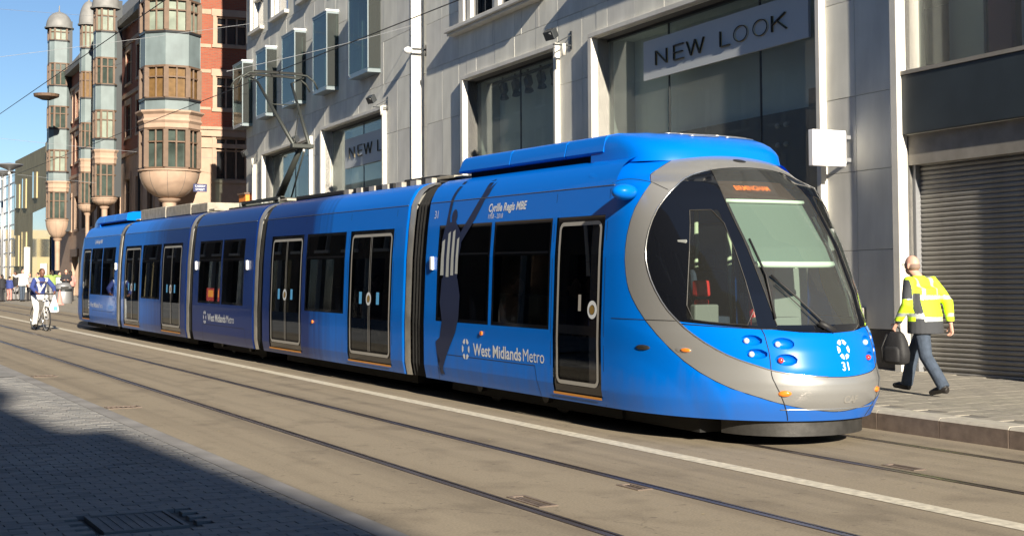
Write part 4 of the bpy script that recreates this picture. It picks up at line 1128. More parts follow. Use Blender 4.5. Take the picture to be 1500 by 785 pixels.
# stone panels, each its own piece
rowsv = [-.3, .62, 1.85, 3.10, 4.30, 5.85, 7.35, 8.62, 9.9, 11.15, 12.45]
npan = 0; pcache = {}
low_stuff = MB(); hi_stuff = MB()
def panel_piece(u0, u1, v0, v1, off, mk, th=.03):
    global npan
    w, h = u1 - u0, v1 - v0
    if w < .03 or h < .03: return
    g = .004
    prj = off + rnd.uniform(-.002, .003)
    vis = v1 > 4.3 + max(0, (u0 - 10)) * .0 and v0 < 11.3 and u1 > -1.6
    if u0 < 3: vis = v0 < 7.4 and u1 > -1.6
    if u0 < 18 and v0 > 9.2: vis = False
    if vis and npan < 298:
        npan += 1
        key = (round(w, 2), round(h, 2), mk)
        if key not in pcache:
            q = MB(); e = .004
            q.add([(g, th, g), (w - g, th, g), (w - g, th, h - g), (g, th, h - g), (g, e, g), (w - g, e, g), (w - g, e, h - g), (g, e, h - g), (g + e, 0, g + e), (w - g - e, 0, g + e), (w - g - e, 0, h - g - e), (g + e, 0, h - g - e)],
                  [(0, 1, 5, 4), (1, 2, 6, 5), (2, 3, 7, 6), (3, 0, 4, 7), (4, 5, 9, 8), (5, 6, 10, 9), (6, 7, 11, 10), (7, 4, 8, 11), (8, 9, 10, 11)])
            pcache[key] = q.mesh('stone_panel', M[mk], recalc=False)
        inst(pcache[key], 'stone_panel', shop, (-u1, prj, v0))
    else:
        q = low_stuff if mk == 'granite' else hi_stuff
        q.box(-u1 + g, -u0 - g, prj, prj + th, v0 + g, v1 - g)
def panels(u0, u1, ops, off, rows, wd=1.16):
    for j in range(len(rows) - 1):
        v0, v1 = rows[j], rows[j + 1]
        n = max(1, round((u1 - u0) / wd)); st = (u1 - u0) / n
        cuts = [u0 + st * i + (0 if j % 2 else 0) for i in range(n + 1)]
        for i in range(n):
            for r in rects_minus(cuts[i], cuts[i + 1], v0, v1, ops):
                mk = 'granite' if v1 < .7 else ('stone' if rnd.random() < .6 else 'stone2')
                panel_piece(*r, off, mk)
rowsU = rowsv + [13.8, 15.2, 16.6, 18.1, TOP]
panels(.93, UE, OPS1, 0.0, rowsU)
panels(-7, .93, OPS1, 0.0, rowsU)
panels(UE + .63, UL, OPS2, OFF2, rowsU)
panels(UE, UE + .63, [], .15, [-.3, 3.1, 5.85, 7.35, 9.9, 12.45, TOP], .7)
o = hi_stuff.build('stone_panel_field', M['stone2'], shop); o['kind'] = 'stuff'
o = low_stuff.build('granite_panel_field', M['granite'], shop); o['kind'] = 'stuff'
b = MB(); fb(b, UE + .60, UE + .628, OFF2 - .02, .14, -.3, TOP); b.build('stepped_edge', M['fin'], shop)
# pale surrounds round each shop window
def surround(u0, u1, v1, off=0.0, wl=.15, wr=.10, p=.13, name='window_surround'):
    b = MB(); fb(b, u1, u1 + wl, off - p, off + .34, -.2, v1 + .02); fb(b, u0 - wr, u0, off - p, off + .34, -.2, v1 + .02)
    fb(b, u0 - wr, u1 + wl, off - p, off + .34, v1 + .023, v1 + .13)
    return b.build(name, M['fin'], shop, bevel=.01)
surround(2.92, 10.60, 6.62, 0, .16, .11)
surround(12.42, 17.62, 6.68, 0, .15, .10, .12)
surround(uadj(23.64), uadj(29.6), 6.58, OFF2, .15, .10, .12)
surround(uadj(31.0), uadj(37.1), 6.42, OFF2, .15, .10, .12)
b = MB(); fb(b, -3.08, -2.93, -.13, .34, -.25, 12.0); b.build('window_surround', M['fin'], shop, bevel=.01)
b = MB(); fb(b, .93, 1.08, -.15, .34, -.25, 12.0); b.build('window_surround', M['fin'], shop, bevel=.01)
b = MB(); fb(b, uadj(38.5) - .1, uadj(38.5), OFF2 - .14, OFF2 + .02, -.2, 6.2); b.build('wall_post', M['fin'], shop, bevel=.01)
# shop window glass, mullion joints, displays behind
def shopwin(u0, u1, v1, off, joints, name='shop_window'):
    g = MB(); g.box(-u1, -u0, off + .30, off + .31, .1, v1); w = g.build(name, M['shopglass'], shop)
    for u in joints:
        j = MB(); fb(j, u - .012, u + .012, off + .29, off + .325, .1, v1); j.build('glass_joint', M['wframe'], w)
    f = MB(); fb(f, u0, u1, off + .27, off + .35, v1 - .06, v1 - .002); f.build('head_frame', M['wframe'], w)
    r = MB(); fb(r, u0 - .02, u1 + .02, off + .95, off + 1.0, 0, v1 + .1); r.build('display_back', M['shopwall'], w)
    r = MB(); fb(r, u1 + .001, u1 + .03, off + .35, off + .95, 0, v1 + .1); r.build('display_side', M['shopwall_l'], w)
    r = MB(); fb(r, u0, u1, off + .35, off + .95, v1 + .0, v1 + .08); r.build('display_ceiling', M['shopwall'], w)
    return w
w = shopwin(2.92, 10.60, 6.62, 0, (8.15, 5.05))
b = MB(); fb(b, 2.95, 8.8, .85, .92, 0, 4.45); b.build('dark_display_panel', M['shopdark'], w)
b = MB(); fb(b, 2.95, 4.3, .78, .84, 0, 4.75); b.build('dark_display_panel', M['granite'], w)
for (u, v) in ((5.25, 4.2), (5.0, 4.2), (5.25, 3.85), (5.0, 3.85)):
    b = MB(); b.sphere((-u, .80, v), .05, .05, .05, 8, 6); b.build('spot_fitting', M['frame'], w, smooth=True)
w = shopwin(12.42, 17.62, 6.68, 0, (15.0,))
for k in range(6):
    u = 16.7 - k * .72
    b = MB(); b.cyl((-u, .62, 6.56), .03, .12, 8); b.obox((-u + .04, .62, 6.38), (.085, 0, .05), (0, .07, 0), (-.05, 0, .11)); b.cyl((-u + .06, .62, 6.2), .09, .08, 10, (.3, 0, -1), .12); b.build('ceiling_spotlight', M['wframe'], w)
b = MB(); fb(b, 12.45, 17.6, .58, .66, 6.56, 6.62); b.build('lighting_track', M['wframe'], w)
w = shopwin(uadj(23.64), uadj(29.6), 6.58, OFF2, (26.0,))
w = shopwin(uadj(31.0), uadj(37.1), 6.42, OFF2, (33.5,))
b = MB(); fb(b, 31, 34.5, .5, .55, 0, 6.2); b.build('display_panel', M['purple'], w)
# shop signs inside the windows
def newlook(parent, u_start, v, h, depth, letters):
    x = 0
    def stroke(b, p, q, th=.035):
        b.bar((p[0], depth, p[1]), (q[0], depth, q[1]), th * h * 2.1, .03, (0, 1, 0))
    W_ = {'N': .72, 'E': .52, 'W': 1.05, 'L': .5, 'O': .95, 'K': .62, ' ': .6}
    for ch in letters:
        wd = W_[ch] * h
        if ch != ' ':
            b = MB(); o0 = -u_start + x
            fx = {'N': 2.2, 'E': 2.45, 'W': 2.1, 'L': 2.3, 'O': 1.66, 'K': 2.45}[ch]; P = lambda px, py: (o0 + px * h * fx, v + py * h)
            if ch == 'N': [stroke(b, P(*a), P(*c)) for a, c in (((0, 0), (0, 1)), ((0, 1), (.65, 0)), ((.65, 0), (.65, 1)))]
            if ch == 'E': [stroke(b, P(*a), P(*c)) for a, c in (((0, 0), (0, 1)), ((0, 1), (.5, 1)), ((0, .5), (.45, .5)), ((0, 0), (.5, 0)))]
            if ch == 'W': [stroke(b, P(*a), P(*c)) for a, c in (((0, 1), (.25, 0)), ((.25, 0), (.5, 1)), ((.5, 1), (.75, 0)), ((.75, 0), (1.0, 1)))]
            if ch == 'L': [stroke(b, P(*a), P(*c)) for a, c in (((0, 1), (0, 0)), ((0, 0), (.45, 0)))]
            if ch == 'K': [stroke(b, P(*a), P(*c)) for a, c in (((0, 0), (0, 1)), ((0, .42), (.55, 1)), ((.2, .62), (.6, 0)))]
            if ch == 'O':
                b.tube([(o0 + (.45 + .45 * math.cos(t)) * h * fx, depth, v + (.5 + .5 * math.sin(t)) * h) for t in [2 * math.pi * i / 28 for i in range(28)]], .036 * h, 6, closed=True)
            lt = b.build('sign_letter', M['signletter'], parent)
            e = MB(); e.v = [(p[0] + .012, p[1] + .03, p[2]) for p in b.v]; e.f = list(b.f); e.m = list(b.m); e.build('letter_edge', M['signedge'], lt)
        x += wd + .34 * h
    return x
s = empty('shop_sign', label='long grey sign board lettered NEW LOOK hanging inside the largest shop window', cat='sign', group='fascia signs in the shop windows', mat=FM)
b = MB(); fb(b, 3.54, 9.0, .22, .27, 5.50, 6.30); b.build('sign_board', M['signboard'], s)
newlook(s, 9.05, 5.84, .29, .68, '')
_h = .30
def place_letters(s, us, v, h, depth, txt):
    for u, ch in zip(us, txt): newlook(s, u, v, h, depth, ch)
place_letters(s, (8.48, 7.80, 7.33, 6.17, 5.73, 5.12, 4.55), 5.75, .285, .195, 'NEWLOOK')
s = empty('shop_sign', label='shaded NEW LOOK sign board in the second window from the red building', cat='sign', group='fascia signs in the shop windows', mat=FM)
b = MB(); fb(b, 23.3, 27.7, .04, .08, 5.2, 6.15); b.build('sign_board', M['signboard'], s)
place_letters(s, (27.2, 26.35, 25.75, 24.5, 23.95), 5.5, .34, .02, 'NEWLO')
# the shutter bay at the right end
b = MB(); fb(b, -2.93, .93, .05, .45, 3.10, 3.55); b.build('lintel', M['conc'], shop)
b = MB(); fb(b, -2.93, .93, -.06, .40, 3.56, 4.46); b.build('fascia_panel', M['darkband'], shop, bevel=.01)
b = MB(); fb(b, -2.93, .93, -.08, .35, 4.463, 4.52); b.build('window_sill', M['conc'], shop)
g = MB(); fb(g, -2.93, .93, .30, .31, 4.52, 8.6); w = g.build('shop_window', M['shopglass'], shop)
b = MB(); fb(b, .2, .93, .9, .95, 4.5, 8.6); b.build('display_side', M['shopwall_l'], w)
b = MB(); fb(b, -.45, .0, .80, .88, 4.5, 8.6); b.build('dark_display_panel', M['purple'], w)
b = MB(); fb(b, -2.93, -.5, .95, 1.0, 4.5, 8.6); b.build('display_back', M['signboard'], w)
sh = MB(); fb(sh, -2.93, .93, .24, .26, -.25, 3.10); shut = sh.build('roller_shutter', M['shutter'], shop)
prof = [(0, .0), (.012, .010), (.020, .028), (.022, .045), (.014, .062), (0, .070)]
q = MB()
q.loft([[(-.93, .225 - d, z) for d, z in prof], [(2.93, .225 - d, z) for d, z in prof]], caps=False, closed=False)
slm = q.mesh('shutter_slat', M['shutter'])
for k in range(45): inst(slm, 'shutter_slat', shut, (0, rnd.uniform(-.002, .002), -.05 + k * .0712))
b = MB(); fb(b, .86, .93, .12, .23, -.25, 3.1); b.build('shutter_guide', M['steel'], shop)
b = MB(); fb(b, 1.9, 2.25, -.12, .0, .0, .95); b.build('plinth_block', M['conc'], shop, bevel=.02)
# upper windows with sills
for (s0, s1) in ((13.0, 18.44), (4.4, 10.8)):
    b = MB(); fb(b, s0, s1, -.30, .02, 8.03, 8.14); fb(b, s0 + .02, s1 - .02, -.22, .02, 7.96, 8.028); b.build('window_sill', M['fin'], shop, bevel=.015)
    b = MB(); fb(b, s1 - .9, s1 - .6, -.12, .02, 8.142, 11.0); b.build('window_jamb', M['fin'], shop)
for (a, c) in UPW:
    b = MB(); fb(b, a, a + .07, .08, .2, 8.24, 10.9); fb(b, c - .07, c, .08, .2, 8.24, 10.9); fb(b, a + .07, c - .07, .08, .2, 8.24, 8.32); fb(b, a + .07, c - .07, .08, .2, 9.4, 9.47); fb(b, (a + c) / 2 - .03, (a + c) / 2 + .03, .08, .2, 8.32, 10.9)
    w = b.build('window', M['wframe'], shop)
    g = MB(); fb(g, a, c, .21, .22, 8.24, 10.9); g.build('pane', M['darkpane'], w)
    b = MB(); fb(b, c, c + .22, -.08, .03, 8.142, 11.0); b.build('window_jamb', M['fin'], shop)
for k_, (a, c, d, e) in enumerate([o_ for o_ in OPS1 if o_[2] in (11.9, 15.6)] + [o_ for o_ in OPS2 if o_[2] in (11.45, 15.3)]):
    off = OFF2 if d in (11.45, 15.3) else 0
    b = MB(); fb(b, a, a + .08, off + .05, off + .2, d, e); fb(b, c - .08, c, off + .05, off + .2, d, e); fb(b, a, c, off + .05, off + .2, d + .001, d + .08); fb(b, a, c, off + .05, off + .2, d + 1.2, d + 1.28)
    w = b.build('window', M['fin'], shop)
    g = MB(); fb(g, a, c, off + .21, off + .22, d, e); g.build('pane', M['bglass'] if off else M['darkpane'], w)
    b = MB(); fb(b, a - .1, c + .1, off - .16, off + .02, d - .12, d); b.build('window_sill', M['fin'], shop)
    if off:
        b = MB(); fb(b, c, c + .18, off - .08, off + .03, d, e + .1); b.build('window_jamb', M['fin'], shop)
# the row of projecting glass box windows
for i, (a, c) in enumerate(BOXT):
    v0, v1, p = 7.75, 10.33, .42
    o = OFF2
    f = MB(); t = .035
    for (uu, oo) in ((a, o - p), (c - t, o - p)):
        fb(f, uu, uu + t, oo, oo + t, v0 + .12, v1 - .1)
    fb(f, a, c, o - p, o + .0, v0 + .0, v0 + .05); fb(f, a + .03, c - .03, o - p + .01, o + .01, v0 + .05, v0 + .14)
    fb(f, a, c, o - p, o + .0, v1 - .10, v1 - .03)
    bx = f.build('box_window', M['boxframe'], shop)
    b = MB(); fb(b, a - .02, a + .12, o - p - .02, o + .0, v1 - .028, v1 + .03); b.build('box_cap', M['whitecap'], bx)
    b = MB(); fb(b, a + .12, c + .02, o - p - .02, o + .0, v1 - .028, v1 + .0); b.build('box_cap', M['boxframe'], bx)
    g = MB(); fb(g, a + t, c - t, o - p + .010, o - p + .018, v0 + .14, v1 - .1); g.build('pane', M['boxglass'], bx)
    for uu in (a + .006, c - .014):
        g = MB(); fb(g, uu, uu + .008, o - p + .03, o - .005, v0 + .12, v1 - .1); g.build('side_pane', M['boxglass'], bx)
    b = MB()
    if i in (2,): fb(b, a + .3, c - .05, o - .05, o - .03, v0 + .2, v1 - .15)
    elif i == 1: fb(b, a + .06, c - .06, o - .05, o - .03, v0 + 1.5, v1 - .15)
    elif i == 0: fb(b, a + 1.2, c - .06, o - .30, o - .28, v0 + .9, v1 - .1)
    if b.v: b.build('roller_blind', M['blind_cream'], bx)
    b = MB(); fb(b, a + .08, c - .08, o + .1, o + .13, v0 + .2, v1 - .1); b.build('inner_pane', M['interior_d'], bx)
    b = MB()
    for uu in (a + .15, c - .15): b.sphere((-uu, o - p - .005, v0 + .07), .022, .012, .022, 8, 5)
    b.build('bolt_head', M['chrome'], bx, smooth=True)
# drain pipe and cable on the step
# floodlights on brackets, cameras
def flood(u, v, off, label):
    t = empty('floodlight', label=label, cat='floodlight', group='small floodlights on wall brackets', mat=FM @ Matrix.Translation((-u, off, v)))
    b = MB(); b.bar((0, 0, -.12), (0, -.45, -.12), .035, .035); b.bar((0, 0, .12), (0, -.36, -.08), .02, .02); b.box(-.04, .04, -.015, 0, -.2, .2); b.build('bracket', M['wframe'], t)
    b = MB(); b.obox((-.02, -.5, .10), (.16, .03, 0), (-.01, .06, .05), (0, -.04, .09)); b.build('lamp_head', M['wframe'], t, bevel=.01)
    b = MB(); b.obox((-.04, -.555, .055), (.13, .02, 0), (0, .006, .004), (0, -.03, .06)); b.build('lamp_glass', M['lamp'], t)
    b = MB(); b.cyl((.02, -.2, -.35), .045, .26, 10); b.build('ballast_cylinder', M['fin'], t, smooth=True)
flood(11.75, 6.78, 0, 'black floodlight on the pier between the two nearest shop windows')
flood(uadj(23.42), 6.75, OFF2, 'black floodlight left of the white stepped edge, above the second sign window')
flood(uadj(31.3), 6.35, OFF2, 'small floodlight beside the pantograph knuckle')
flood(uadj(38.2), 6.5, OFF2, 'farthest floodlight at the far corner of the stone building')
t = empty('security_camera', label='white dome security camera fixed beside the tall white stepped edge', cat='camera', mat=FM @ Matrix.Translation((-20.75, 0, 7.95)))
b = MB(); b.bar((0, .15, .05), (0, -.35, .05), .05, .05); b.box(-.06, .06, .10, .14, -.12, .18); b.build('bracket', M['wframe'], t)
b = MB(); b.sphere((0, -.42, 0), .13, .13, .10); b.build('dome', M['whitecap'], t, smooth=True)
t = empty('projecting_sign', label='blank white square sign projecting from the pier behind the tram windscreen', cat='sign', mat=FM @ Matrix.Translation((-2.22, 0, 3.2)))
b = MB(); b.box(-.055, .055, -.78, -.13, -.02, .55); b.build('sign_box', M['whitebox'], t, bevel=.008)
b = MB(); b.box(-.02, .02, -.13, 0, .06, .12); b.box(-.02, .02, -.13, 0, .42, .48); b.box(-.035, .035, -.132, -.10, .03, .52); b.build('bracket', M['steel'], t)
# ================================================================== RED BRICK CORNER BUILDING
def XZ(x, Z):
    xc = Z * (x - 750) / 2048.6; return Vector((xc * .8846 + Z * .4664, -xc * .4664 + Z * .8846, 0))
def zo(y, Z): return (395 - y) / 2048.6 * Z + 1.734
ZN = 50.5
brickb = empty('red_brick_building', (16.3, 63.6, 0), label='red brick corner building with cream base and metal-clad bay towers', cat='building')
BO = Vector((16.3, 63.6, 0))
def bl(p): return (p[0] - BO.x, p[1] - BO.y, p[2] if len(p) > 2 else 0)
A0 = Vector((16.25, 63.6, 0)); A1 = Vector((32.0, 62.6, 0)); B1 = Vector((18.1, 104.0, 0)); B2 = Vector((33, 102.0, 0))
ZB = 7.9; ZT = 17.5
def wallquads(b, p, q, z0, z1, ops):
    """wall from p to q with openings (s0, s1, za, zb) cut out and reveals added on the inner side"""
    d = (q - p); L = d.length; d.normalize(); n = Vector((-d.y, d.x, 0))
    if n.dot(Vector((20, 65, 0)) - p) < 0: n = -n
    for (s0, s1, a, c) in rects_minus(0, L, z0, z1, ops):
        c0, c1 = p + d * s0, p + d * s1
        b.add([bl((c0.x, c0.y, a)), bl((c1.x, c1.y, a)), bl((c1.x, c1.y, c)), bl((c0.x, c0.y, c)), bl((c0.x + n.x * .3, c0.y + n.y * .3, a)), bl((c1.x + n.x * .3, c1.y + n.y * .3, a)), bl((c1.x + n.x * .3, c1.y + n.y * .3, c)), bl((c0.x + n.x * .3, c0.y + n.y * .3, c))],
              [(0, 1, 2, 3), (4, 5, 6, 7), (0, 1, 5, 4), (2, 3, 7, 6), (1, 2, 6, 5), (0, 3, 7, 4)])
    return d, n
def sx(x, p, q):
    """distance along wall p-q hit by the view column x (full photo pixels)"""
    r = XZ(x, 1.0); d = (q - p).normalized(); L = (q - p).length
    det = r.x * (-d.y) + d.x * r.y
    k = (p.x * (-d.y) + d.x * p.y) / det
    hit = r * k; return (hit - p).dot(d), k
# front wall windows: x 313-356
FWX = (sx(315, A0, A1)[0], sx(361, A0, A1)[0]); ZF = sx(335, A0, A1)[1]
def zf(y): return zo(y, ZF)
FW = [(zf(66), zf(24)), (zf(160), zf(112)), (zf(264), zf(202))]
FW += [(FW[0][0] + 2.9, FW[0][1] + 2.9)]
ops = [(FWX[0], FWX[1], a, c) for a, c in FW] + [(FWX[0] + 2.7, FWX[1] + 2.7, a, c) for a, c in FW]
b = MB(); wallquads(b, A0, A1, ZB, ZT, ops); b.build('brick_wall', M['brick'], brickb)
b = MB(); wallquads(b, A0, A1, -.5, ZB, [(s, t_, a, c) for s, t_, a, c in ops]); b.build('stone_base_wall', M['cream'], brickb)
def wall_box(b, p, q, s0, s1, z0, z1, o0, o1):
    d = (q - p).normalized(); n = Vector((-d.y, d.x, 0))
    if n.dot(Vector((20, 65, 0)) - p) < 0: n = -n
    c = p + d * (s0 + s1) / 2 + n * (o0 + o1) / 2
    b.obox(bl((c.x, c.y, (z0 + z1) / 2)), d * (s1 - s0) / 2, n * (o1 - o0) / 2, (0, 0, (z1 - z0) / 2)); return b
def grid_window(p, q, s0, s1, z0, z1, nv, frame, glassm, transom=.68, parent=brickb, sur=None):
    w = MB(); t = .07
    for k in range(nv + 1):
        s = s0 + (s1 - s0) * k / nv; wall_box(w, p, q, s - t / 2 + (t / 2 if k == 0 else 0) - (t / 2 if k == nv else 0), s + t / 2 + (t / 2 if k == 0 else 0) - (t / 2 if k == nv else 0), z0, z1, .08, .2)
    zt = z0 + (z1 - z0) * transom
    wall_box(w, p, q, s0, s1, z0, z0 + t, .082, .2); wall_box(w, p, q, s0, s1, z1 - t, z1, .082, .2); wall_box(w, p, q, s0, s1, zt, zt + .06, .082, .2)
    o = w.build('window', frame, parent)
    g = MB(); wall_box(g, p, q, s0, s1, z0, z1, .205, .225); g.build('pane', glassm, o)
    if sur:
        s = MB(); wall_box(s, p, q, s0 - .16, s0, z0 - .12, z1 + .12, -.05, .05); wall_box(s, p, q, s1, s1 + .16, z0 - .12, z1 + .12, -.05, .05); wall_box(s, p, q, s0 - .22, s1 + .22, z1 + .001, z1 + .32, -.06, .05); wall_box(s, p, q, s0 - .2, s1 + .2, z0 - .14, z0 - .001, -.08, .05)
        s.build('stone_surround', sur, o)
    return o
for i, (a, c) in enumerate(FW):
    grid_window(A0, A1, FWX[0], FWX[1], a, c, 3, M['cream'], M['darkpane'], sur=M['cream'])
    grid_window(A0, A1, FWX[0] + 2.7, FWX[1] + 2.7, a, c, 3, M['cream'], M['darkpane'], sur=M['cream'])
# stone bands on the front wall, each course its own part
for (ya, yb) in ((15, 22), (66, 71), (103, 108), (158, 162)):
    for (s0, s1) in ((0.0, FWX[0] - .24), (FWX[1] + .24, FWX[1] + 2.0)):
        b = MB(); wall_box(b, A0, A1, s0, s1, zf(yb), zf(ya), -.03, .1); b.build('stone_band', M['cream'], brickb)
b = MB(); wall_box(b, A0, A1, 0, 15, ZB - .02, ZB + .28, -.14, .1); wall_box(b, A0, A1, 0, 15, ZB + .28, ZB + .42, -.22, .1); wall_box(b, A0, A1, 0, 15, ZB - .55, ZB - .35, -.08, .1); b.build('cornice', M['cream'], brickb)
for z in (1.2, 2.4, 3.35): 
    b = MB(); wall_box(b, A0, A1, 0, 15, z, z + .05, -.02, .1); b.build('string_course', M['cream'], brickb)
# street wall
LB = (B1 - A0).length
d_ = (B1 - A0).normalized()
sops = []
for k in range(11):
    s0 = 2.4 + k * 3.2
    for (za, zc) in ((4.4, 6.6), (8.9, 10.6), (11.8, 13.5)):
        sops.append((s0, s0 + 1.5, za, zc))
b = MB(); wallquads(b, A0, B1, ZB, 15.0, sops); b.build('brick_wall', M['brick'], brickb)
b = MB(); wallquads(b, A0, B1, -.5, ZB, sops + [(3.0 + 5.6 * k, 6.2 + 5.6 * k, 0, 2.9) for k in range(6)]); b.build('stone_base_wall', M['cream'], brickb)
for (s0, s1, za, zc) in sops: grid_window(A0, B1, s0, s1, za, zc, 2, M['copper'], M['darkpane'], sur=M['cream'])
for k in range(6):
    b = MB(); wall_box(b, A0, B1, 3.0 + 5.6 * k, 6.2 + 5.6 * k, 0, 2.9, .22, .25); w = b.build('shopfront_glass', M['darkpane'], brickb)
    b = MB(); wall_box(b, A0, B1, 2.9 + 5.6 * k, 6.3 + 5.6 * k, 2.6, 3.1, -.12, .1); b.build('shop_fascia', M['copper'], brickb)
for z in (ZB, 11.1, 13.9):
    b = MB(); wall_box(b, A0, B1, .3, LB, z - .05, z + .16, -.10, .1); b.build('string_course', M['cream'], brickb)
b = MB(); wall_box(b, A0, B1, 6.5, LB, 14.9, 15.25, -.5, .2); b.build('eaves', M['slate'], brickb)
# roofs
b = MB()
n_ = Vector((d_.y, -d_.x, 0)); 
if n_.dot(Vector((20, 65, 0)) - A0) < 0: n_ = -n_
p = A0 + d_ * 6.5 - n_ * .45; q = B1 - n_ * .45; p2 = p + n_ * 4.2; q2 = q + n_ * 4.2
b.add([bl((p.x, p.y, 15.2)), bl((q.x, q.y, 15.2)), bl((q2.x, q2.y, 20.5)), bl((p2.x, p2.y, 20.5)), bl((B2.x, q2.y, 20.5)), bl((B2.x, p2.y, 20.5))], [(0, 1, 2, 3), (3, 2, 4, 5)])
b.build('roof', M['slate'], brickb)
b = MB(); b.add([bl((A0.x, A0.y + .3, 14.9)), bl((A0.x + d_.x * 6.6, A0.y + d_.y * 6.6, 14.9)), bl((A0.x + d_.x * 6.6, A0.y + d_.y * 6.6, 21)), bl((A0.x, A0.y + .3, 21))], [(0, 1, 2, 3)]); b.build('gable_wall', M['brick'], brickb)
b = MB(); b.box(A0.x - BO.x + 3.5, 15.5, .35, 38, 17.4, 17.6); b.box(15.1, 15.5, 0, 38.3, -.5, 17.4); b.box(3.4, 15.5, 38, 38.4, -.5, 17.4); b.build('rear_wall', M['brick'], brickb)
# bay towers: stacked levels (y top, y bottom, kind) read off at the tower's own distance
def bay(xc, wpx, Z, levels, label_parts, n_side=8, rot=22.5, stem=None, dome=None, deep=1.0):
    c = XZ(xc, Z); r = wpx / 2048.6 * Z / 2 / math.cos(R(180 / n_side)) 
    face = math.atan2(-c.y, -c.x)
    t = empty('bay_tower', bl((c.x, c.y, 0))); t.parent = brickb; t.name = 'bay_tower'
    # a bay tower is a part of the building: geometry meshes hang from the building itself
    bpy.data.objects.remove(t)
    lc = bl((c.x, c.y, 0))
    ang = [R(rot + 360.0 / n_side * k) for k in range(n_side)] if wpx > 50 else [R(a_) for q_ in range(4) for a_ in (45 + 90 * q_ - 14, 45 + 90 * q_ + 14)]
    if wpx <= 50: r = wpx / 2048.6 * Z / 2 / math.cos(R(31))
    def ring(rr, z): return [(lc[0] + rr * math.cos(a_), lc[1] + rr * math.sin(a_), z) for a_ in ang]
    zlo, zhi = min(zo(l_[1], Z) for l_ in levels), max(zo(l_[0], Z) for l_ in levels)
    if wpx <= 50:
        b = MB(); b.box(lc[0], lc[0] + .80, lc[1] - r * .62, lc[1] + r * .62, zlo + .5, zhi - .6); b.build('shade_dark_bay_return', M['wframe'], brickb)  # near-black colour stands in for shade between bay and wall
    for (y0, y1, kind, pm) in levels:
        z1, z0 = zo(y0, Z), zo(y1, Z)
        if kind == 'panel':
            b = MB(); b.loft([ring(r, z0), ring(r, z1)]); o = b.build('bay_panel', M['lead'], brickb)
            b = MB(); b.loft([ring(r * 1.04, z1 - .05), ring(r * 1.05, z1 + .04)]); b.build('bay_moulding', M['wframe'], o)
            for k in range(n_side):
                a = ang[k]; b = MB(); b.bar((lc[0] + r * math.cos(a), lc[1] + r * math.sin(a), z0), (lc[0] + r * math.cos(a), lc[1] + r * math.sin(a), z1 - .05), .025, .025)
                b.build('panel_rib', M['lead'], o)
        elif kind == 'stone':
            h = z1 - z0; b = MB(); b.loft([ring(r * 1.03, z0), ring(r * 1.03, z0 + h * .25), ring(r * 1.09, z0 + h * .4), ring(r * 1.04, z0 + h * .55), ring(r * 1.06, z0 + h * .75), ring(r * 1.16, z0 + h * .9), ring(r * 1.16, z1)]); b.build('bay_cornice', M['cream'], brickb)
        elif kind == 'win':
            b = MB(); b.loft([ring(r * .90, z0), ring(r * .90, z1)]); core_ = b.build('bay_window', M[pm], brickb)
            f = MB()
            f.loft([ring(r * 1.02, z0), ring(r * 1.02, z0 + .09)]); f.loft([ring(r * 1.02, z1 - .09), ring(r * 1.02, z1)])
            rin = r * .96
            for k in range(n_side):
                a0 = ang[k]; a1 = ang[(k + 1) % n_side]; wide = wpx > 50 or k % 2 == 1
                p0 = Vector((lc[0] + rin * math.cos(a0), lc[1] + rin * math.sin(a0), 0)); p1 = Vector((lc[0] + rin * math.cos(a1), lc[1] + rin * math.sin(a1), 0))
                f.bar((p0.x, p0.y, z0 + .09), (p0.x, p0.y, z1 - .09), .16 * r, .16 * r)
                m_ = (p0 + p1) / 2
                if wide: f.bar((m_.x, m_.y, z0 + .09), (m_.x, m_.y, z1 - .09), .07, .07)
                zt = z0 + (z1 - z0) * .66; f.bar((p0.x, p0.y, zt), (p1.x, p1.y, zt), .06, .06)
            f.build('bay_window_frame', M['copper'], core_)
        elif kind == 'cup':
            h = z1 - z0; b = MB(); rs = []
            nn = 20
            prof = [(r * 1.06, z1), (r * 1.06, z1 - .06), (r * 1.0, z1 - .08)] + [(r * math.cos(a) * .96 + .04 * r, z1 - .08 - (h - .08) * math.sin(a)) for a in np.linspace(.05, 1.30, 9)]
            b.lathe([(p_[0], p_[1]) for p_ in prof], (lc[0], lc[1], 0), 24); 
            zz = prof[-1][1]; rr = prof[-1][0]
            b.lathe([(rr, zz), (rr * 1.35, zz - .04), (rr * 1.25, zz - .1), (rr * .8, zz - .2), (rr * .7, zz - 1.4), (rr * .72, zz - 2.2)], (lc[0], lc[1], 0), 16)
            o = b.build('bay_bowl', M['cream'], brickb, auto=35)
            b = MB()
            for k in range(10):
                a = 2 * math.pi * k / 10
                b.tube([(lc[0] + (p_[0] + .003) * math.cos(a), lc[1] + (p_[0] + .003) * math.sin(a), p_[1]) for p_ in prof[2:]], .008, 4)
            b.build('bowl_joint', M['joint'], o)
        elif kind == 'dome':
            h = z1 - z0; b = MB()
            b.lathe([(r * 1.22, z0 - .04), (r * 1.24, z0 + .04)] + [(r * 1.12 * math.cos(a), z0 + .06 + h * math.sin(a)) for a in np.linspace(0, 1.45, 9)] + [(.05, z0 + h + .12), (.03, z0 + h + .5)], (lc[0], lc[1], 0), 20)
            b.build('bay_dome', M['domegrey'], brickb, auto=40)
bay(247.5, 80, 62.0, [(250, 292, 'cup', 0), (190, 250, 'win', 'bayglass'), (165, 190, 'stone', 0), (149, 165, 'panel', 0), (100, 149, 'win', 'baycurtain'), (52, 100, 'panel', 0), (3, 52, 'win', 'palepane'), (-44, 3, 'panel', 0), (-92, -44, 'win', 'bayglass'), (-140, -92, 'panel', 0), (-190, -140, 'dome', 0)], 0)
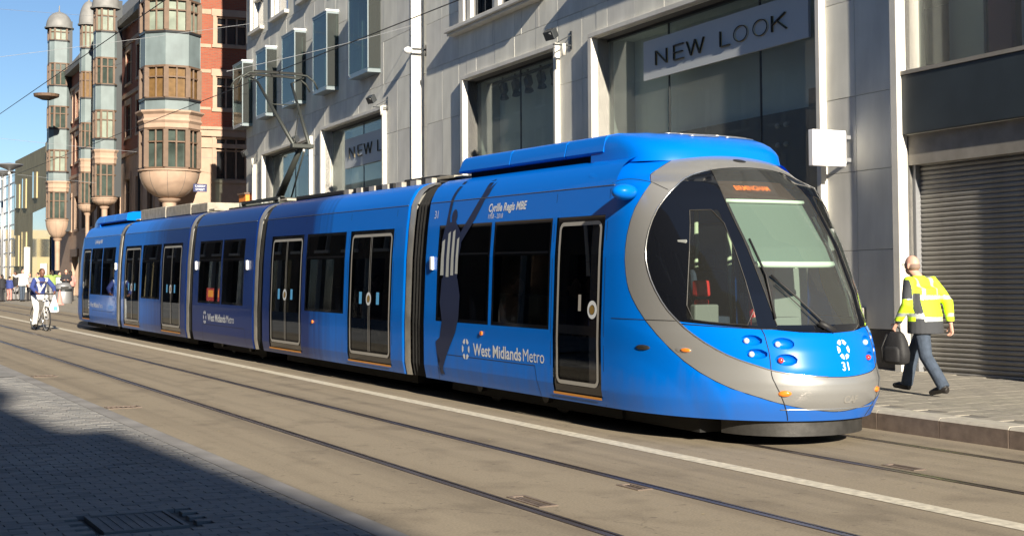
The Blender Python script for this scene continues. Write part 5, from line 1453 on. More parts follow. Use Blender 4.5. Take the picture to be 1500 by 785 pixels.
bay(152.5, 31, 76.0, [(290, 302, 'cup', 0), (240, 290, 'win', 'bayglass'), (220, 240, 'stone', 0), (205, 220, 'panel', 0), (162, 205, 'win', 'palepane'), (126, 162, 'panel', 0), (85, 126, 'win', 'bayglass'), (48, 85, 'panel', 0), (12, 48, 'win', 'palepane'), (-16, 12, 'dome', 0)], 0)
bay(127.5, 22, 80.5, [(300, 312, 'cup', 0), (252, 300, 'win', 'bayglass'), (233, 252, 'stone', 0), (218, 233, 'panel', 0), (180, 218, 'win', 'bayglass'), (145, 180, 'panel', 0), (105, 145, 'win', 'baycurtain'), (72, 105, 'panel', 0), (36, 72, 'win', 'palepane'), (2, 36, 'dome', 0)], 0)
bay(84, 29, 95.5, [(322, 350, 'cup', 0), (281, 322, 'win', 'bayglass'), (266, 281, 'stone', 0), (253, 266, 'panel', 0), (220, 253, 'win', 'palepane'), (190, 220, 'panel', 0), (156, 190, 'win', 'bayglass'), (127, 156, 'panel', 0), (93, 127, 'win', 'bayglass'), (61, 93, 'panel', 0), (41, 61, 'win', 'palepane'), (18, 41, 'dome', 0)], 0)
# round overhanging canopy on the far tower
c = XZ(66, 90.0); b = MB(); b.lathe([(.3, .0), (.78, .2), (.82, .38), (.1, .45)], bl((c.x, c.y, zo(146, 90))), 18); b.build('round_balcony', M['copper'], brickb, smooth=False)
# downpipe at the corner bay
c = XZ(203, 66); b = MB(); b.cyl(bl((c.x, c.y, 0)), .06, 15, 8); b.build('downpipe', M['black'], brickb)
# street name plate
c = XZ(292.5, 61.2)
t = empty('street_name_plate', (c.x, c.y, zo(281, 61.2)), label='small navy street name plate by the cream bowl of the corner bay', cat='sign')
b = MB(); b.box(-.30, .30, -.02, .0, 0, .34); b.box(-.02, .02, .0, 1.6, .12, .16); b.build('plate', M['bluesign'], t)
for k, s_ in enumerate(('CHERRY', 'STREET')):
    vs, fs = text_mesh(s_, size=.125); b = MB(); b.add([(x, -.024, .24 - k * .145 + y) for x, y, _ in vs], fs); b.build('plate_lettering', M['decal_ww'], t)
# orange box above the tram roof at the far corner of the stone building
c = XZ(369, 55.5)
t = empty('orange_canopy', (c.x, c.y, zo(304, 55.5)), label='orange box canopy at the far corner of the stone building above the tram roof', cat='canopy')
b = MB(); b.box(-.36, .36, -.3, .6, 0, .50); b.build('canopy_body', M['orange'], t, bevel=.02)
b = MB(); b.box(-.42, .42, -.34, .64, .50, .57); b.build('canopy_top', M['copper'], t); b = MB(); b.cyl((.2, .2, -4.2), .05, 4.3, 8); b.build('canopy_post', M['steel'], t)

# ================================================================== FAR BUILDINGS
def P(x, Z, y): c = XZ(x, Z); return Vector((c.x, c.y, zo(y, Z)))
def zat(y, p): 
    Z = p.x * .4664 + p.y * .8846; return zo(y, Z)
tanb = empty('olive_clad_building', (19, 115, 0), label='olive tan building with slit windows beyond the red brick towers', cat='building')
a, c = XZ(76, 112), XZ(21, 146)
ext = (a - c).normalized(); 
def tl(p): return (p[0] - 19, p[1] - 115, p[2])
def quadwall(name, m, pa, pb, za0, zb0, za1, zb1, parent, org, th=.5, off=0.0):
    d = (pb - pa).normalized(); n = Vector((d.y, -d.x, 0)); n = n if n.x > 0 else -n
    b = MB(); vs = []
    for o in (off, off + th):
        for (p_, z_) in ((pa, za0), (pb, zb0), (pb, zb1), (pa, za1)): q_ = p_ + n * o; vs.append((q_.x - org[0], q_.y - org[1], z_))
    b.add(vs, [(0, 1, 2, 3), (4, 5, 6, 7), (0, 1, 5, 4), (1, 2, 6, 5), (2, 3, 7, 6), (3, 0, 4, 7)]); return b.build(name, m, parent)
org = (19, 115)
at = lambda s: a + (c - a) * s
quadwall('wall', M['tan'], a, c, 7.0, 6.8, zat(208, a), zat(236, c), tanb, org, 9)
quadwall('lower_wall', M['bglass'], a, at(.45), -.5, -.5, 6.99, 6.9, tanb, org, 9)
quadwall('lower_wall', M['tan'], at(.45), c, -.5, -.5, 6.9, 6.8, tanb, org, 9)
quadwall('corner_pier', M['tanlight'], at(.02), at(.12), zat(215, a), zat(218, a), zat(200, a), zat(203, a), tanb, org, .5, -.15)
for (s0, s1, y0, y1) in ((.33, .40, 252, 290), (.62, .70, 262, 305), (.82, .92, 270, 305), (.60, .70, 340, 390), (.83, .93, 345, 390)):
    pa, pb = at(s0), at(s1); quadwall('window_slit', M['tanlight'], pa, pb, zat(y1, pa), zat(y1, pb), zat(y0, pa), zat(y0, pb), tanb, org, .2, -.12)
    pa, pb = at(s1), at(s1 + .05); quadwall('window_pane', M['darkpane'], pa, pb, zat(y1, pa), zat(y1, pb), zat(y0, pa), zat(y0, pb), tanb, org, .2, -.06)
pa, pb = at(.02), at(.30); quadwall('shopfront', M['darkpane'], pa, pb, -.3, -.3, 4.4, 4.4, tanb, org, .2, -.1)
for (x0, x1, y0, y1) in ((60, 69, 386, 400), (82, 89, 388, 402), (36, 44, 362, 390)):
    pa, pb = XZ(x0, 109), XZ(x1, 109); b = MB(); zz0, zz1 = zat(y1 + 40, pa), zat(y0, pa)
    b.obox(((pa.x + pb.x) / 2 - org[0], (pa.y + pb.y) / 2 - org[1], (zz0 + zz1) / 2), (pb - pa) / 2, (.05, .1, 0), (0, 0, (zz1 - zz0) / 2)); b.build('pale_column', M['fin'], tanb)  # pale stone columns standing before the wall
blueb = empty('blue_glass_building', (23, 158, 0), label='blue glass curtain wall building at the far left edge', cat='building')
a, c = XZ(23, 148), XZ(-40, 190); org = (23, 158)
quadwall('wall', M['bglass'], a, c, -.5, -.5, zat(250, a), zat(262, c), blueb, org, 12)
for k in range(9):
    s = k / 9; pa, pb = a + (c - a) * s, a + (c - a) * (s + .012); quadwall('mullion', M['steel'], pa, pb, -.3, -.3, zat(252, pa), zat(252, pb), blueb, org, .3, -.12)
for k in range(9):
    z = .5 + 1.5 * k; quadwall('transom', M['steel'], a, c, z, z, z + .12, z + .12, blueb, org, .2, -.08)
yb = empty('yellow_fronted_building', (24, 215, 0), label='yellow and dark fronted building glimpsed beyond the blue glass', cat='building')
b = MB(); b.box(-8, 3, -2, 8, -.5, 7.5); b.build('wall', M['tanlight'], yb); b = MB()
for k in range(5): b.box(-7.5 + 2.1 * k, -6.2 + 2.1 * k, -2.06, -1.95, 3.6, 6.2)
b.build('window_row', M['darkpane'], yb)
# near-side frontage behind and beside the camera (out of frame): throws the foreground shade and is mirrored in the glass
def frontage(name, y0, y1, x, h, depth, label, m, bump=()):
    t = empty(name, (x, y0, 0), label=label, cat='building')
    L = y1 - y0
    ops_ = []; zz = 4.6
    while zz + 2.4 < h - .8:
        k = 1.2
        while k + 1.6 < L: ops_.append((k, k + 1.5, zz, zz + 2.2)); k += 3.2
        zz += 3.5
    ops_ += [(1 + 5.4 * k, 5.4 + 5.4 * k, .4, 3.5) for k in range(int((L - 1) / 5.4))]
    b = MB()
    for (s0, s1, z0, z1) in rects_minus(0, L, -.1, h, ops_): b.box(-.4, 0, s0, s1, z0, z1)
    b.box(-depth, -depth + .3, 0, L, -.1, h); b.box(-depth + .3, -.4, 0, .3, -.1, h); b.box(-depth + .3, -.4, L - .3, L, -.1, h); b.box(-depth, 0, 0, L, h, h + .2)
    for (s0, s1, hh) in bump: b.box(-1.2, 0, s0, s1, h + .2, h + hh)
    b.build('wall', m, t)
    g = MB(); g.box(-.32, -.28, .3, L - .3, 0, h - .3); g.build('window_glazing', M['darkpane'], t)
    f = MB()
    for (s0, s1, z0, z1) in ops_:
        f.box(-.30, -.1, (s0 + s1) / 2 - .04, (s0 + s1) / 2 + .04, z0, z1); f.box(-.30, .08, s0 - .1, s1 + .1, z0 - .12, z0 - .002)
    f.build('window_bars', M['fin'], t)
    return t
frontage('brown_frontage', -62, -11, 0, 14.0, 12, 'tall brown stone frontage just behind the camera on the near side', M['near'], ((0, 39.2, 1.0), (44.2, 51, 1.0)))
_f = bpy.data.objects['brown_frontage']; _f.rotation_euler = (0, 0, math.atan(.057)); _f.location = (-3.09 + .057 * 32.0, -62, 0)
bpy.data.objects.remove(bpy.data.objects['dummy']) if 'dummy' in bpy.data.objects else None
frontage('plain_frontage', -9.5, 24, -3.6, 11, 11, 'lower plain frontage beside the camera on the near side', M['near'])
frontage('low_frontage', 25, 47, -5.0, 5.2, 10, 'single-storey shop row farther along the near side', M['near'])
frontage('dark_frontage', 48, 84, -4.6, 21, 12, 'tallest dark frontage farther along the near side', M['near'])
frontage('end_frontage', 86, 120, -5.0, 9, 12, 'last pale-windowed frontage along the near side', M['near'])

# ================================================================== PEOPLE
def bake(mb, name, mats, parent, voxel=.012, smooth_n=4, colour=None, sub=0):
    me = mb.mesh(name, mats)
    o = bpy.data.objects.new(name, me); link(o)
    r = o.modifiers.new('r', 'REMESH'); r.mode = 'VOXEL'; r.voxel_size = voxel; r.use_smooth_shade = True
    s = o.modifiers.new('s', 'SMOOTH'); s.iterations = smooth_n; s.factor = .5
    dg = bpy.context.evaluated_depsgraph_get(); dg.update()
    m2 = bpy.data.meshes.new_from_object(o.evaluated_get(dg))
    bpy.data.objects.remove(o)
    m2.name = name
    m2.materials.clear()
    if not isinstance(mats, (list, tuple)): mats = [mats]
    for m in mats: m2.materials.append(m)
    if colour:
        m2.polygons.foreach_set('material_index', [colour(p.center) for p in m2.polygons])
    else: m2.polygons.foreach_set('material_index', [0] * len(m2.polygons))
    m2.polygons.foreach_set('use_smooth', [True] * len(m2.polygons))
    o = bpy.data.objects.new(name, m2); link(o, parent); return o

def ell_loft(b, secs, n=20):
    """secs: (cx, cy, z, rx, ry[, tilt y per x])"""
    b.loft([[(s[0] + s[3] * math.cos(2 * math.pi * k / n), s[1] + s[4] * math.sin(2 * math.pi * k / n), s[2]) for k in range(n)] for s in secs])

def hand(b, wrist, d, side, curl=1.0, s=1.0):
    """palm, four fingers and a thumb; d points along the forearm"""
    w = Vector(wrist); d = Vector(d).normalized(); f = Vector((0, 1, 0)); sd = d.cross(f)
    if sd.length < .1: sd = Vector((1, 0, 0))
    sd.normalize(); f = sd.cross(d).normalized()
    p = w + d * .05 * s
    b.tube([w - d * .03, w, p, w + d * .095 * s], .03, 8, radii=[.026, .028, .033 * s, .03 * s], sy=.6)
    for i, (o, L) in enumerate(((-.030, .062), (-.010, .075), (.010, .072), (.030, .056))):
        a = w + d * .09 * s + f * o * s; c = a + d * L * .5 * s + sd * (-side) * .012 * curl; e = c + d * L * .25 * s + sd * (-side) * .045 * curl
        b.tube([a, c, e], .009, 6, radii=[.010, .0095, .008])
    a = w + d * .03 * s + f * .028 * s; b.tube([a, a + d * .03 * s + f * .03 * s, a + d * .065 * s + f * .036 * s + sd * (-side) * .01], .011, 6, radii=[.013, .011, .009])

def figure(label, loc, rz, J, mats, voxel=.012, group=None, detail=False, top_col=None, hair='short', skirt=False, scale=1.0, bulk=1.0, long_top=.82, cat='person'):
    t = empty('person', loc, rz, label=label, cat=cat, group=group); t.scale = (scale,) * 3
    sk, topm, legm, shm, hrm = mats
    g = lambda k: Vector(J[k])
    # continuous body
    b = MB(); H = g('head')
    b.tube([g('neck') - Vector((0, 0, .08)), g('neck'), H - Vector((0, 0, .06))], .06, 12, radii=[.075, .058, .058])
    b.sphere((H.x, H.y, H.z + .015), .077, .098, .112, 16, 12)
    b.sphere((H.x, H.y + .025, H.z - .055), .056, .068, .065, 14, 9)
    b.sphere((H.x, H.y + .105, H.z - .018), .014, .020, .022, 8, 6)
    b.sphere((H.x, H.y + .085, H.z - .062), .030, .014, .012, 8, 6)
    for sx_ in (-1, 1):
        b.sphere((H.x + sx_ * .080, H.y - .006, H.z - .008), .012, .022, .034, 8, 6)
        b.sphere((H.x + sx_ * .030, H.y + .087, H.z + .012), .018, .010, .010, 8, 6)
    P_, N_ = g('pelvis'), g('neck')
    m_ = (P_ + N_) / 2
    ell_loft(b, [(P_.x, P_.y, P_.z - .10, .13, .10), (P_.x, P_.y, P_.z, .165, .125), (m_.x, m_.y, m_.z - .05, .145 * bulk, .11 * bulk), (m_.x, m_.y + .01, m_.z + .10, .17, .12), (N_.x, N_.y - .01, N_.z - .13, .165, .10), (N_.x, N_.y, N_.z - .05, .10, .07)])
    for s in ('l', 'r'):
        sh, el, wr = g('sh_' + s), g('el_' + s), g('wr_' + s)
        b.tube([N_ - Vector((0, 0, .09)), sh, el, wr], .045, 10, radii=[.06, .058, .044, .028])
        hand(b, wr, (wr - el), 1 if s == 'r' else -1)
        hp, kn, an = g('hp_' + s), g('kn_' + s), g('an_' + s)
        b.tube([hp, kn, an], .07, 10, radii=[.088, .060, .040])
    bd = bake(b, 'body', [sk], t, min(voxel, .009) if detail else voxel * .8, 2)
    # top garment
    b = MB()
    ell_loft(b, [(P_.x, P_.y - .01, long_top, .225 * bulk, .175 * bulk), (P_.x, P_.y, P_.z + .05, .215 * bulk, .17 * bulk), (m_.x, m_.y, m_.z, .205 * bulk, .16 * bulk), (m_.x, m_.y, m_.z + .12, .215 * bulk, .15 * bulk), (N_.x, N_.y - .01, N_.z - .11, .205, .125), (N_.x, N_.y - .005, N_.z - .035, .12, .09), (N_.x, N_.y, N_.z + .02, .075, .075)])
    for s in ('l', 'r'):
        sh, el, wr = g('sh_' + s), g('el_' + s), g('wr_' + s)
        e2 = wr + (el - wr).normalized() * .02
        b.tube([N_ - Vector((0, 0, .10)), sh, (sh + el) / 2, el, (el + wr) / 2, e2], .06, 12, radii=[.085, .082, .072, .066, .058, .048])
    cols = topm if isinstance(topm, (list, tuple)) else [topm]
    bake(b, 'jacket', cols, t, voxel, 5, top_col)
    b = MB()
    if skirt:
        ell_loft(b, [(P_.x, P_.y, .45, .24, .20), (P_.x, P_.y, P_.z - .1, .19, .15), (P_.x, P_.y, P_.z + .05, .16, .13)])
    else:
        ell_loft(b, [(P_.x, P_.y, P_.z - .14, .15, .12), (P_.x, P_.y, P_.z - .04, .185, .145), (P_.x, P_.y, P_.z + .08, .175, .14)])
        for s in ('l', 'r'):
            hp, kn, an = g('hp_' + s), g('kn_' + s), g('an_' + s)
            b.tube([hp, (hp + kn) / 2, kn, (kn + an) / 2, an + Vector((0, -.01, -.03))], .08, 12, radii=[.105, .096, .080, .076, .074])
    bake(b, 'skirt' if skirt else 'trousers', [legm], t, voxel, 4)
    for s in ('l', 'r'):
        b = MB(); an, to = g('an_' + s), g('to_' + s)
        d = (to - an); d.z = 0; d.normalize(); heel = an - d * .06; heel.z = an.z - .055
        b.tube([heel, Vector((an.x, an.y, an.z - .045)) + d * .03, an.lerp(to, .6) + Vector((0, 0, -.012)), to], .045, 10, radii=[.040, .050, .044, .030], sy=1.0)
        b.tube([an + Vector((0, 0, -.05)), an + Vector((0, 0, .05))], .046, 10)
        bake(b, 'shoe', [shm], t, min(voxel, .01), 2)
    if hair:
        b = MB()
        if hair == 'short':
            b.sphere((H.x, H.y - .018, H.z + .035), .084, .098, .100, 14, 9)
        elif hair == 'long':
            b.sphere((H.x, H.y - .02, H.z + .03), .088, .10, .105, 14, 9); b.tube([(H.x, H.y - .05, H.z + .05), (H.x, H.y - .085, H.z - .10), (H.x, H.y - .09, H.z - .24)], .07, 10, radii=[.08, .075, .05])
        elif hair == 'fringe':
            b.sphere((H.x, H.y - .026, H.z - .012), .080, .084, .062, 14, 9)
        bake(b, 'hair', [hrm], t, min(voxel, .010), 2)
    return t
def stand(lean=0.0, arms='down', stride=.0):
    J = dict(pelvis=(0, 0, .93), neck=(0, .02 + lean, 1.44), head=(0, .06 + lean * 1.2, 1.585),
             sh_l=(-.185, .0 + lean, 1.38), sh_r=(.185, .0 + lean, 1.38),
             hp_l=(-.09, 0, .90), hp_r=(.09, 0, .90), kn_l=(-.10, .03 - stride * .4, .49), kn_r=(.10, .03 + stride * .5, .50), an_l=(-.10, -stride, .09), an_r=(.10, stride, .09),
             to_l=(-.12, -stride + .18, .03), to_r=(.12, stride + .18, .03))
    if arms == 'down': J.update(el_l=(-.25, -.02 + lean, 1.12), el_r=(.25, -.02 + lean, 1.12), wr_l=(-.26, .10 + lean, .88), wr_r=(.26, .10, .88))
    if arms == 'up_r': J.update(el_l=(-.25, 0, 1.12), wr_l=(-.26, .10, .88), el_r=(.42, .10, 1.30), wr_r=(.66, .16, 1.42))
    if arms == 'front': J.update(el_l=(-.26, .02, 1.14), el_r=(.26, .02, 1.14), wr_l=(-.12, .26, 1.14), wr_r=(.12, .26, 1.14))
    if arms == 'out': J.update(el_l=(-.45, .05, 1.36), wr_l=(-.70, .08, 1.38), el_r=(.45, .05, 1.36), wr_r=(.70, .08, 1.38))
    return J
# the man in the fluorescent jacket
J = stand()
J.update(pelvis=(0, .0, .92), neck=(0, .10, 1.43), head=(-.015, .185, 1.575), sh_l=(-.195, .07, 1.37), sh_r=(.195, .05, 1.37),
         el_l=(-.27, .04, 1.10), wr_l=(-.27, .20, .87), el_r=(.265, -.13, 1.12), wr_r=(.285, -.15, .86),
         hp_l=(-.09, 0, .90), hp_r=(.09, .02, .90), kn_l=(-.10, -.10, .47), an_l=(-.10, -.37, .14), to_l=(-.11, -.17, .035),
         kn_r=(.10, .26, .53), an_r=(.10, .40, .12), to_r=(.10, .60, .07))
def jcol(c):
    x, y, z = c
    arm = abs(x) > .225
    if z < .90 and not (arm and abs(x) > .24): return 1
    if x < -.235 and 1.17 < z < 1.40: return 1
    if arm and z < .90: return 1
    if x < -.16 and y < .08 and z < 1.24 and not arm: return 2 if .93 < z < .99 else 1
    if .90 < z < .95 and not arm: return 2
    if 1.165 < z < 1.21: return 2
    if arm and .955 < z < .995: return 2
    if not arm and abs(abs(x) - .115) < .022 and z > 1.2: return 2
    return 0
man = figure('balding man in fluorescent yellow jacket walking along the right footway past the shutter', (12.46, 12.80, KH), R(4), J, (M['skin'], [M['yellow'], M['navycloth'], M['reflect']], M['jeans'], M['shoe'], mat('grey_hair', (.22, .15, .12), .8)), voxel=.011, detail=True, top_col=jcol, hair='fringe', bulk=1.10, long_top=.745)
H = Vector(J['head'])
b = MB(); b.tube([(H.x - .088, H.y + .0, H.z + .012), (H.x - .082, H.y + .09, H.z + .012)], .004, 5); b.tube([(H.x + .03 - .06 + .022 * math.cos(a), H.y + .108, H.z + .010 + .018 * math.sin(a)) for a in np.linspace(0, 6.28, 12)], .003, 4); b.tube([(H.x + .03 + .022 * math.cos(a), H.y + .108, H.z + .010 + .018 * math.sin(a)) for a in np.linspace(0, 6.28, 12)], .003, 4)
b.build('spectacles', M['wframe'], man)
bag = empty('bag', (12.46 - .262, 12.80 + .215, KH + .365), R(6), label='black nylon laptop bag carried in the walking man\'s left hand', cat='bag')
b = MB()
secs = []
for z, w, d in ((0, .11, .06), (.03, .165, .085), (.14, .175, .095), (.28, .145, .080), (.37, .10, .055), (.40, .07, .03)):
    secs.append([(d * math.copysign(abs(math.cos(a)) ** .6, math.cos(a)), w * math.copysign(abs(math.sin(a)) ** .6, math.sin(a)), z) for a in [2 * math.pi * k / 24 for k in range(24)]])
b.loft(secs); b.build('bag_body', M['bag'], bag, smooth=True)
b = MB(); secs = [[(-.085 + .035 * math.copysign(abs(math.cos(a)) ** .6, math.cos(a)), w * math.copysign(abs(math.sin(a)) ** .6, math.sin(a)), z) for a in [2 * math.pi * k / 20 for k in range(20)]] for z, w in ((.03, .10), (.05, .125), (.18, .12), (.22, .09))]
b.loft(secs); b.build('front_pocket', M['bag'], bag, smooth=True)
b = MB(); b.tube([(0, -.06, .385), (0, -.05, .44), (0, 0, .465), (0, .05, .44), (0, .06, .385)], .011, 8); b.tube([(-.07, .09, .37), (-.115, .14, .20), (-.10, .13, .02)], .014, 6, sy=.4); b.build('bag_handle', M['black'], bag, smooth=True)
# cyclist riding towards the camera
cy = Vector((6.75, 41.75, 0))
Jc = dict(pelvis=(0, -.25, 1.02), neck=(0, .06, 1.50), head=(0, .13, 1.645), sh_l=(-.19, .03, 1.43), sh_r=(.19, .03, 1.43), el_l=(-.31, .20, 1.22), el_r=(.31, .20, 1.22), wr_l=(-.26, .42, 1.10), wr_r=(.26, .42, 1.10),
          hp_l=(-.10, -.23, .98), hp_r=(.10, -.23, .98), kn_l=(-.14, .14, .78), kn_r=(.13, .05, .60), an_l=(-.13, -.02, .42), an_r=(.13, -.10, .20), to_l=(-.13, .14, .35), to_r=(.13, .07, .13))
def ccol(c):
    x, y, z = c
    if abs(x) < .26 and y > -.2 and z > 1.08 and abs(abs(x) - max(0, (z - 1.12)) * .42) < .032: return 1
    return 0
figure('cyclist in navy top with white stripes and white trousers riding towards the camera', cy, R(180 + 9), Jc, (M['skin_d'], [M['navy'], M['white']], M['white'], M['shoe'], M['hair']), voxel=.014, top_col=ccol, hair='short', long_top=1.0, bulk=.95)
bk = empty('bicycle', cy, R(180 + 9), label='silver bicycle under the cyclist with a round bell lamp at the handlebar', cat='bicycle')
for y0 in (-.52, .52):
    b = MB(); b.tube([(0, y0 + .335 * math.cos(a), .34 + .335 * math.sin(a)) for a in [2 * math.pi * k / 32 for k in range(32)]], .020, 8, closed=True); w = b.build('wheel', M['black'], bk, smooth=True)
    b = MB()
    for k in range(14): a = math.pi * 2 * k / 14; b.tube([(0, y0, .34), (0, y0 + .32 * math.cos(a), .34 + .32 * math.sin(a))], .002, 3)
    b.cyl((-.04, y0, .34), .025, .08, 10, (1, 0, 0)); b.build('spokes', M['steel'], w)
    b = MB(); b.tube([(0, y0 + .315 * math.cos(a), .34 + .315 * math.sin(a)) for a in [2 * math.pi * k / 32 for k in range(32)]], .012, 6, closed=True); b.build('rim', M['chrome'], w, smooth=True)
b = MB(); bb_, st_, hd = (0, -.08, .30), (0, -.26, .86), (0, .38, .88)
for p, q_ in ((bb_, st_), (bb_, (0, .42, .76)), (st_, hd), ((-.05, -.52, .34), st_), ((.05, -.52, .34), st_), ((-.05, -.52, .34), bb_), ((.05, -.52, .34), bb_), ((0, .44, .70), hd)): b.tube([p, q_], .017, 8)
b.tube([(-.05, .52, .34), (-.05, .45, .68), (.05, .45, .68), (.05, .52, .34)], .014, 8); b.build('frame', M['bike'], bk, smooth=True)
b = MB(); b.tube([(0, .38, .88), (0, .36, 1.04)], .015, 8); b.tube([(-.29, .36, 1.06), (-.14, .42, 1.04), (.14, .42, 1.04), (.29, .36, 1.06)], .014, 8); b.build('handlebar', M['black'], bk, smooth=True)
b = MB(); b.sphere((0, -.28, .92), .09, .14, .04); b.tube([st_, (0, -.27, .92)], .014, 8); b.build('saddle', M['black'], bk, smooth=True)
b = MB(); b.cyl((-.03, -.08, .30), .10, .012, 20, (1, 0, 0)); b.tube([(-.10, -.08, .30), (-.10, -.03, .38)], .010, 6); b.tube([(.10, -.08, .30), (.10, -.13, .19)], .010, 6); b.box(-.17, -.09, -.06, .01, .375, .395); b.box(.09, .17, -.16, -.09, .165, .185); b.build('crank', M['steel'], bk)
b = MB(); b.cyl((0, .47, .98), .045, .06, 12, (0, 1, 0)); b.build('front_lamp', M['lamp'], bk)
cb = empty('carrier_bag', (7.06, 41.33, .52), R(10), label='white plastic carrier bag with pale blue print hanging beside the bicycle', cat='bag')
b = MB(); secs = []
for z, w, d in ((0, .13, .08), (.05, .15, .10), (.18, .125, .08), (.32, .07, .05), (.46, .03, .02), (.52, .02, .015)):
    secs.append([(w * math.cos(a) * (1 + .08 * math.sin(5 * a)), d * math.sin(a), z) for a in [2 * math.pi * k / 20 for k in range(20)]])
b.loft(secs); b.build('bag_body', M['plastic'], cb, smooth=True)
b = MB(); b.add([(-.06, -.106, .06), (.06, -.106, .06), (.06, -.092, .17), (-.06, -.092, .17)], [(0, 1, 2, 3)]); b.build('bag_print', M['sticker'], cb)
# people standing beyond the tram's tail
crowd = [
 (4, 76.0, 30, 'front', ('skin', 'blackc', 'blackc', 'shoe', 'hair'), 'long', 'seated-looking figure in black bending at the far left edge', .86),
 (14, 78.0, -40, 'down', ('skin', 'navy', 'pinkc', 'shoe', 'hair'), 'short', 'figure in navy top and pinkish trousers near the far left edge', .80),
 (33, 76.5, 200, 'up_r', ('skin', 'white', 'jeans', 'shoe', 'hair'), 'short', 'tall person in a white shirt among the far pedestrians', 1.03),
 (44, 77.5, 160, 'front', ('skin', 'grey', 'blackc', 'shoe', 'hair'), 'short', 'smaller person in grey beside the white-shirted one', .90),
 (24, 78.5, 120, 'down', ('skin_d', 'blackc', 'grey', 'shoe', 'hair'), 'short', 'pedestrian in black top and grey trousers behind the white-shirted one', .95),
 (77, 77.0, 20, 'out', ('skin', 'greenc', 'grey', 'shoe', 'hair'), 'long', 'person in green top with both arms held out behind the cyclist', 1.0),
 (87, 80.0, 190, 'down', ('skin', 'white', 'navy', 'shoe', 'hair'), 'short', 'person in white top standing by the grey litter bin', .93),
 (97, 74.5, 170, 'front', ('skin', 'blackc', 'navy', 'shoe', 'hair'), 'long', 'person in black jacket carrying a blue bag close to the tram tail', 1.02),
 (104, 77.0, 10, 'down', ('skin', 'pinkc', 'blackc', 'shoe', 'hair'), 'long', 'person in pink top half hidden by the tram tail', .98),
 (57, 79.5, 60, 'down', ('skin', 'greenc', 'blackc', 'shoe', 'hair'), 'short', 'person in green top walking behind the cyclist', .92),
]
for (x, Z, rz, arms, mm, hr, lab, sc_) in crowd:
    c = XZ(x, Z)
    figure(lab, (c.x, c.y, .005), R(rz), stand(arms=arms, stride=random.uniform(0, .15)), tuple(M[k] for k in mm), voxel=.024, hair=hr, scale=sc_, group='pedestrians beyond the tram tail')
c = XZ(93, 72)
t = empty('litter_bin', (c.x, c.y, 0), label='grey round-topped litter bin standing beyond the tram tail', cat='bin')
b = MB(); b.lathe([(.42, 0), (.44, .05), (.44, .85), (.40, .95), (.30, 1.05), (.0, 1.08)], (0, 0, 0), 20); b.build('bin_body', M['steel'], t, auto=40)
b = MB(); b.lathe([(.445, .62), (.452, .64), (.452, .74), (.445, .76)], (0, 0, 0), 20); b.build('bin_band', M['wframe'], t)
b = MB(); b.box(-.2, .2, -.46, -.40, .72, .88); b.build('bin_opening', M['black'], t)
c = XZ(88, 69.5)
t = empty('traffic_cone', (c.x, c.y, 0), label='small faded orange and white cone in front of the litter bin', cat='cone')
b = MB(); b.box(-.18, .18, -.18, .18, 0, .03); b.lathe([(.15, .03), (.03, .72), (.0, .73)], (0, 0, 0), 16); b.build('cone_body', M['pinkc'], t, auto=40)
b = MB(); b.lathe([(.118, .20), (.083, .36)], (0, 0, 0), 16); b.lathe([(.068, .46), (.045, .57)], (0, 0, 0), 16); b.build('reflective_sleeve', M['white'], t)
# passengers seated in the tram
for (t_, x_, mm) in ((14.75, -.62, 'navy'), (16.2, -.62, 'grey'), (16.7, .75, 'blackc'), (21.0, -.62, 'pinkc'), (21.9, .68, 'grey'), (27.0, -.62, 'blackc'), (28.3, .68, 'white'), (33.2, -.62, 'grey')):
    Jp = stand(); Jp.update(pelvis=(0, -.05, .52), neck=(0, .0, 1.02), head=(0, .05, 1.17), sh_l=(-.18, 0, .96), sh_r=(.18, 0, .96), el_l=(-.24, .06, .70), el_r=(.24, .06, .70), wr_l=(-.12, .26, .62), wr_r=(.12, .26, .62), hp_l=(-.09, 0, .50), hp_r=(.09, 0, .50), kn_l=(-.11, .42, .50), kn_r=(.11, .42, .50), an_l=(-.11, .45, .10), an_r=(.11, .45, .10), to_l=(-.11, .62, .04), to_r=(.11, .62, .04))
    side_ = 'street side' if x_ < 0 else 'shop side'
    figure('seated passenger in %s %s' % ({'navy': 'navy', 'grey': 'grey', 'blackc': 'black', 'pinkc': 'pink', 'white': 'white'}[mm], {14.75: 'just behind the front door of the tram', 16.2: 'behind the printed footballer silhouette', 16.7: 'on the far side of the front section', 21.0: 'at the front end of the second section window', 21.9: 'on the far side of the second section', 27.0: 'on the street side of the middle section', 28.3: 'in the middle section by the red poster', 33.2: 'in the fourth section between its doors'}[t_]),
           (9.17 + x_, t_ - .10, .345), R(180), Jp, (M['skin'], M[mm], M['jeans'], M['shoe'], M['hair']), voxel=.024, group='passengers seated inside the tram', long_top=.48)
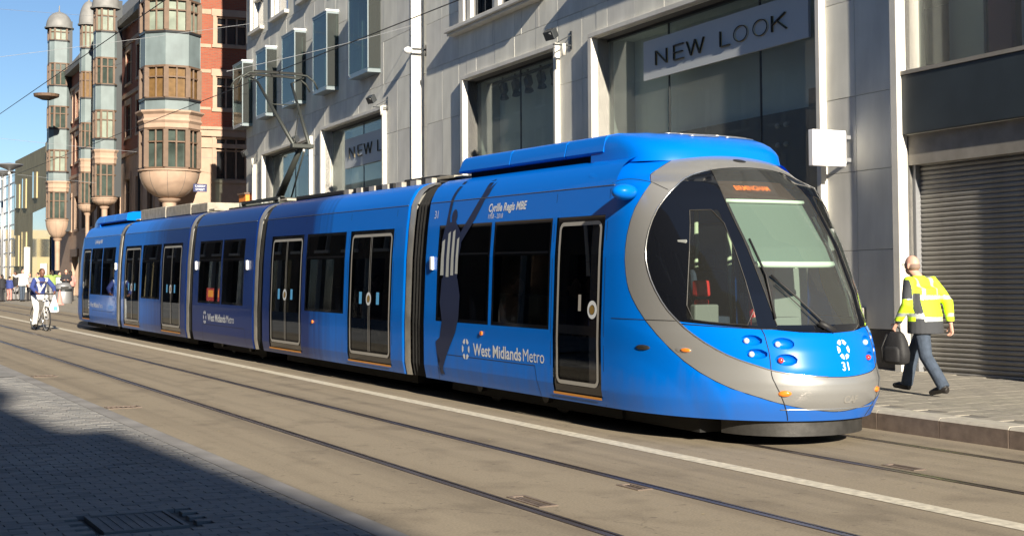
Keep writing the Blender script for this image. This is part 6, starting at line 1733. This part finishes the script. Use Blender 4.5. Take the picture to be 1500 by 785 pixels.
# street lamps with saucer heads at the far left
def lamp(x, Z, ytop, label):
    c = XZ(x, Z); h = zo(ytop, Z)
    t = empty('street_lamp', (c.x, c.y, 0), label=label, cat='street lamp', group='saucer-headed street lamps')
    b = MB(); b.cyl((0, 0, 0), .09, h - .5, 10, r2=.06); b.build('post', M['steel'], t, smooth=True)
    b = MB(); b.lathe([(.05, h - .6), (.10, h - .45), (.85, h - .15), (.95, h - .08), (.90, h - .02), (.2, h + .06), (0, h + .08)], (0, 0, 0), 20); b.build('saucer_head', M['steel'], t, auto=40)
    b = MB(); b.cyl((0, 0, h - .72), .10, .14, 12); b.build('lamp_glass', M['lamp'], t)
lamp(12.5, 98, 240, 'taller saucer-headed street lamp near the left edge')
lamp(2.5, 104, 250, 'saucer-headed street lamp cut by the left edge')
# ---- overhead wires
def wire(name, pts, r, m, label, sag=0.0, cat='cable', group=None):
    a, c = Vector(pts[0]), Vector(pts[-1]); n = 14
    p = [a.lerp(c, k / n) - Vector((0, 0, 4 * sag * (k / n) * (1 - k / n))) for k in range(n + 1)]
    b = MB(); b.tube(p, r, 5); o = b.build(name, m, None, smooth=True); tag(o, label, cat, group); return o
wire('contact_wire', [(9.17, -25, 5.835), (9.17, 130, 5.835)], .0095, M['wire'], 'dark contact wire running above the tram and over its pantograph')
wire('contact_wire', [(5.55, -25, 6.1), (5.55, 130, 6.1)], .009, M['wire'], 'dark contact wire crossing the blue sky at the far left')
def W_(x, y, Z): c = XZ(x, Z); return (c.x, c.y, zo(y, Z))
wire('span_wire', [(-2.4, 52, 7.35), W_(392, 30, 50)], .007, M['wirel'], 'pale span wire reaching the upper part of the stone building', .05)
wire('span_wire', [(-3.0, 70, 9.2), W_(318, 232, 63)], .007, M['wirel'], 'pale span wire passing in front of the corner bay windows', .25)
wire('span_wire', [(-3.4, 88, 9.4), W_(140, 268, 74)], .007, M['wirel'], 'pale span wire below the middle bay cornice', .2)
wire('span_wire', [(-2.4, 60, 12.5), W_(186, 26, 72)], .007, M['wirel'], 'highest pale span wire ending at the brick wall', .1)
wire('span_wire', [tuple(FM @ Vector((-20.6, 0, 8.75))), (9.17, 31.5, 6.3)], .007, M['wirel'], 'pale stay wire from the stepped white edge to above the track', .05)
print('SCENE objects', len(bpy.data.objects), 'panels', npan)
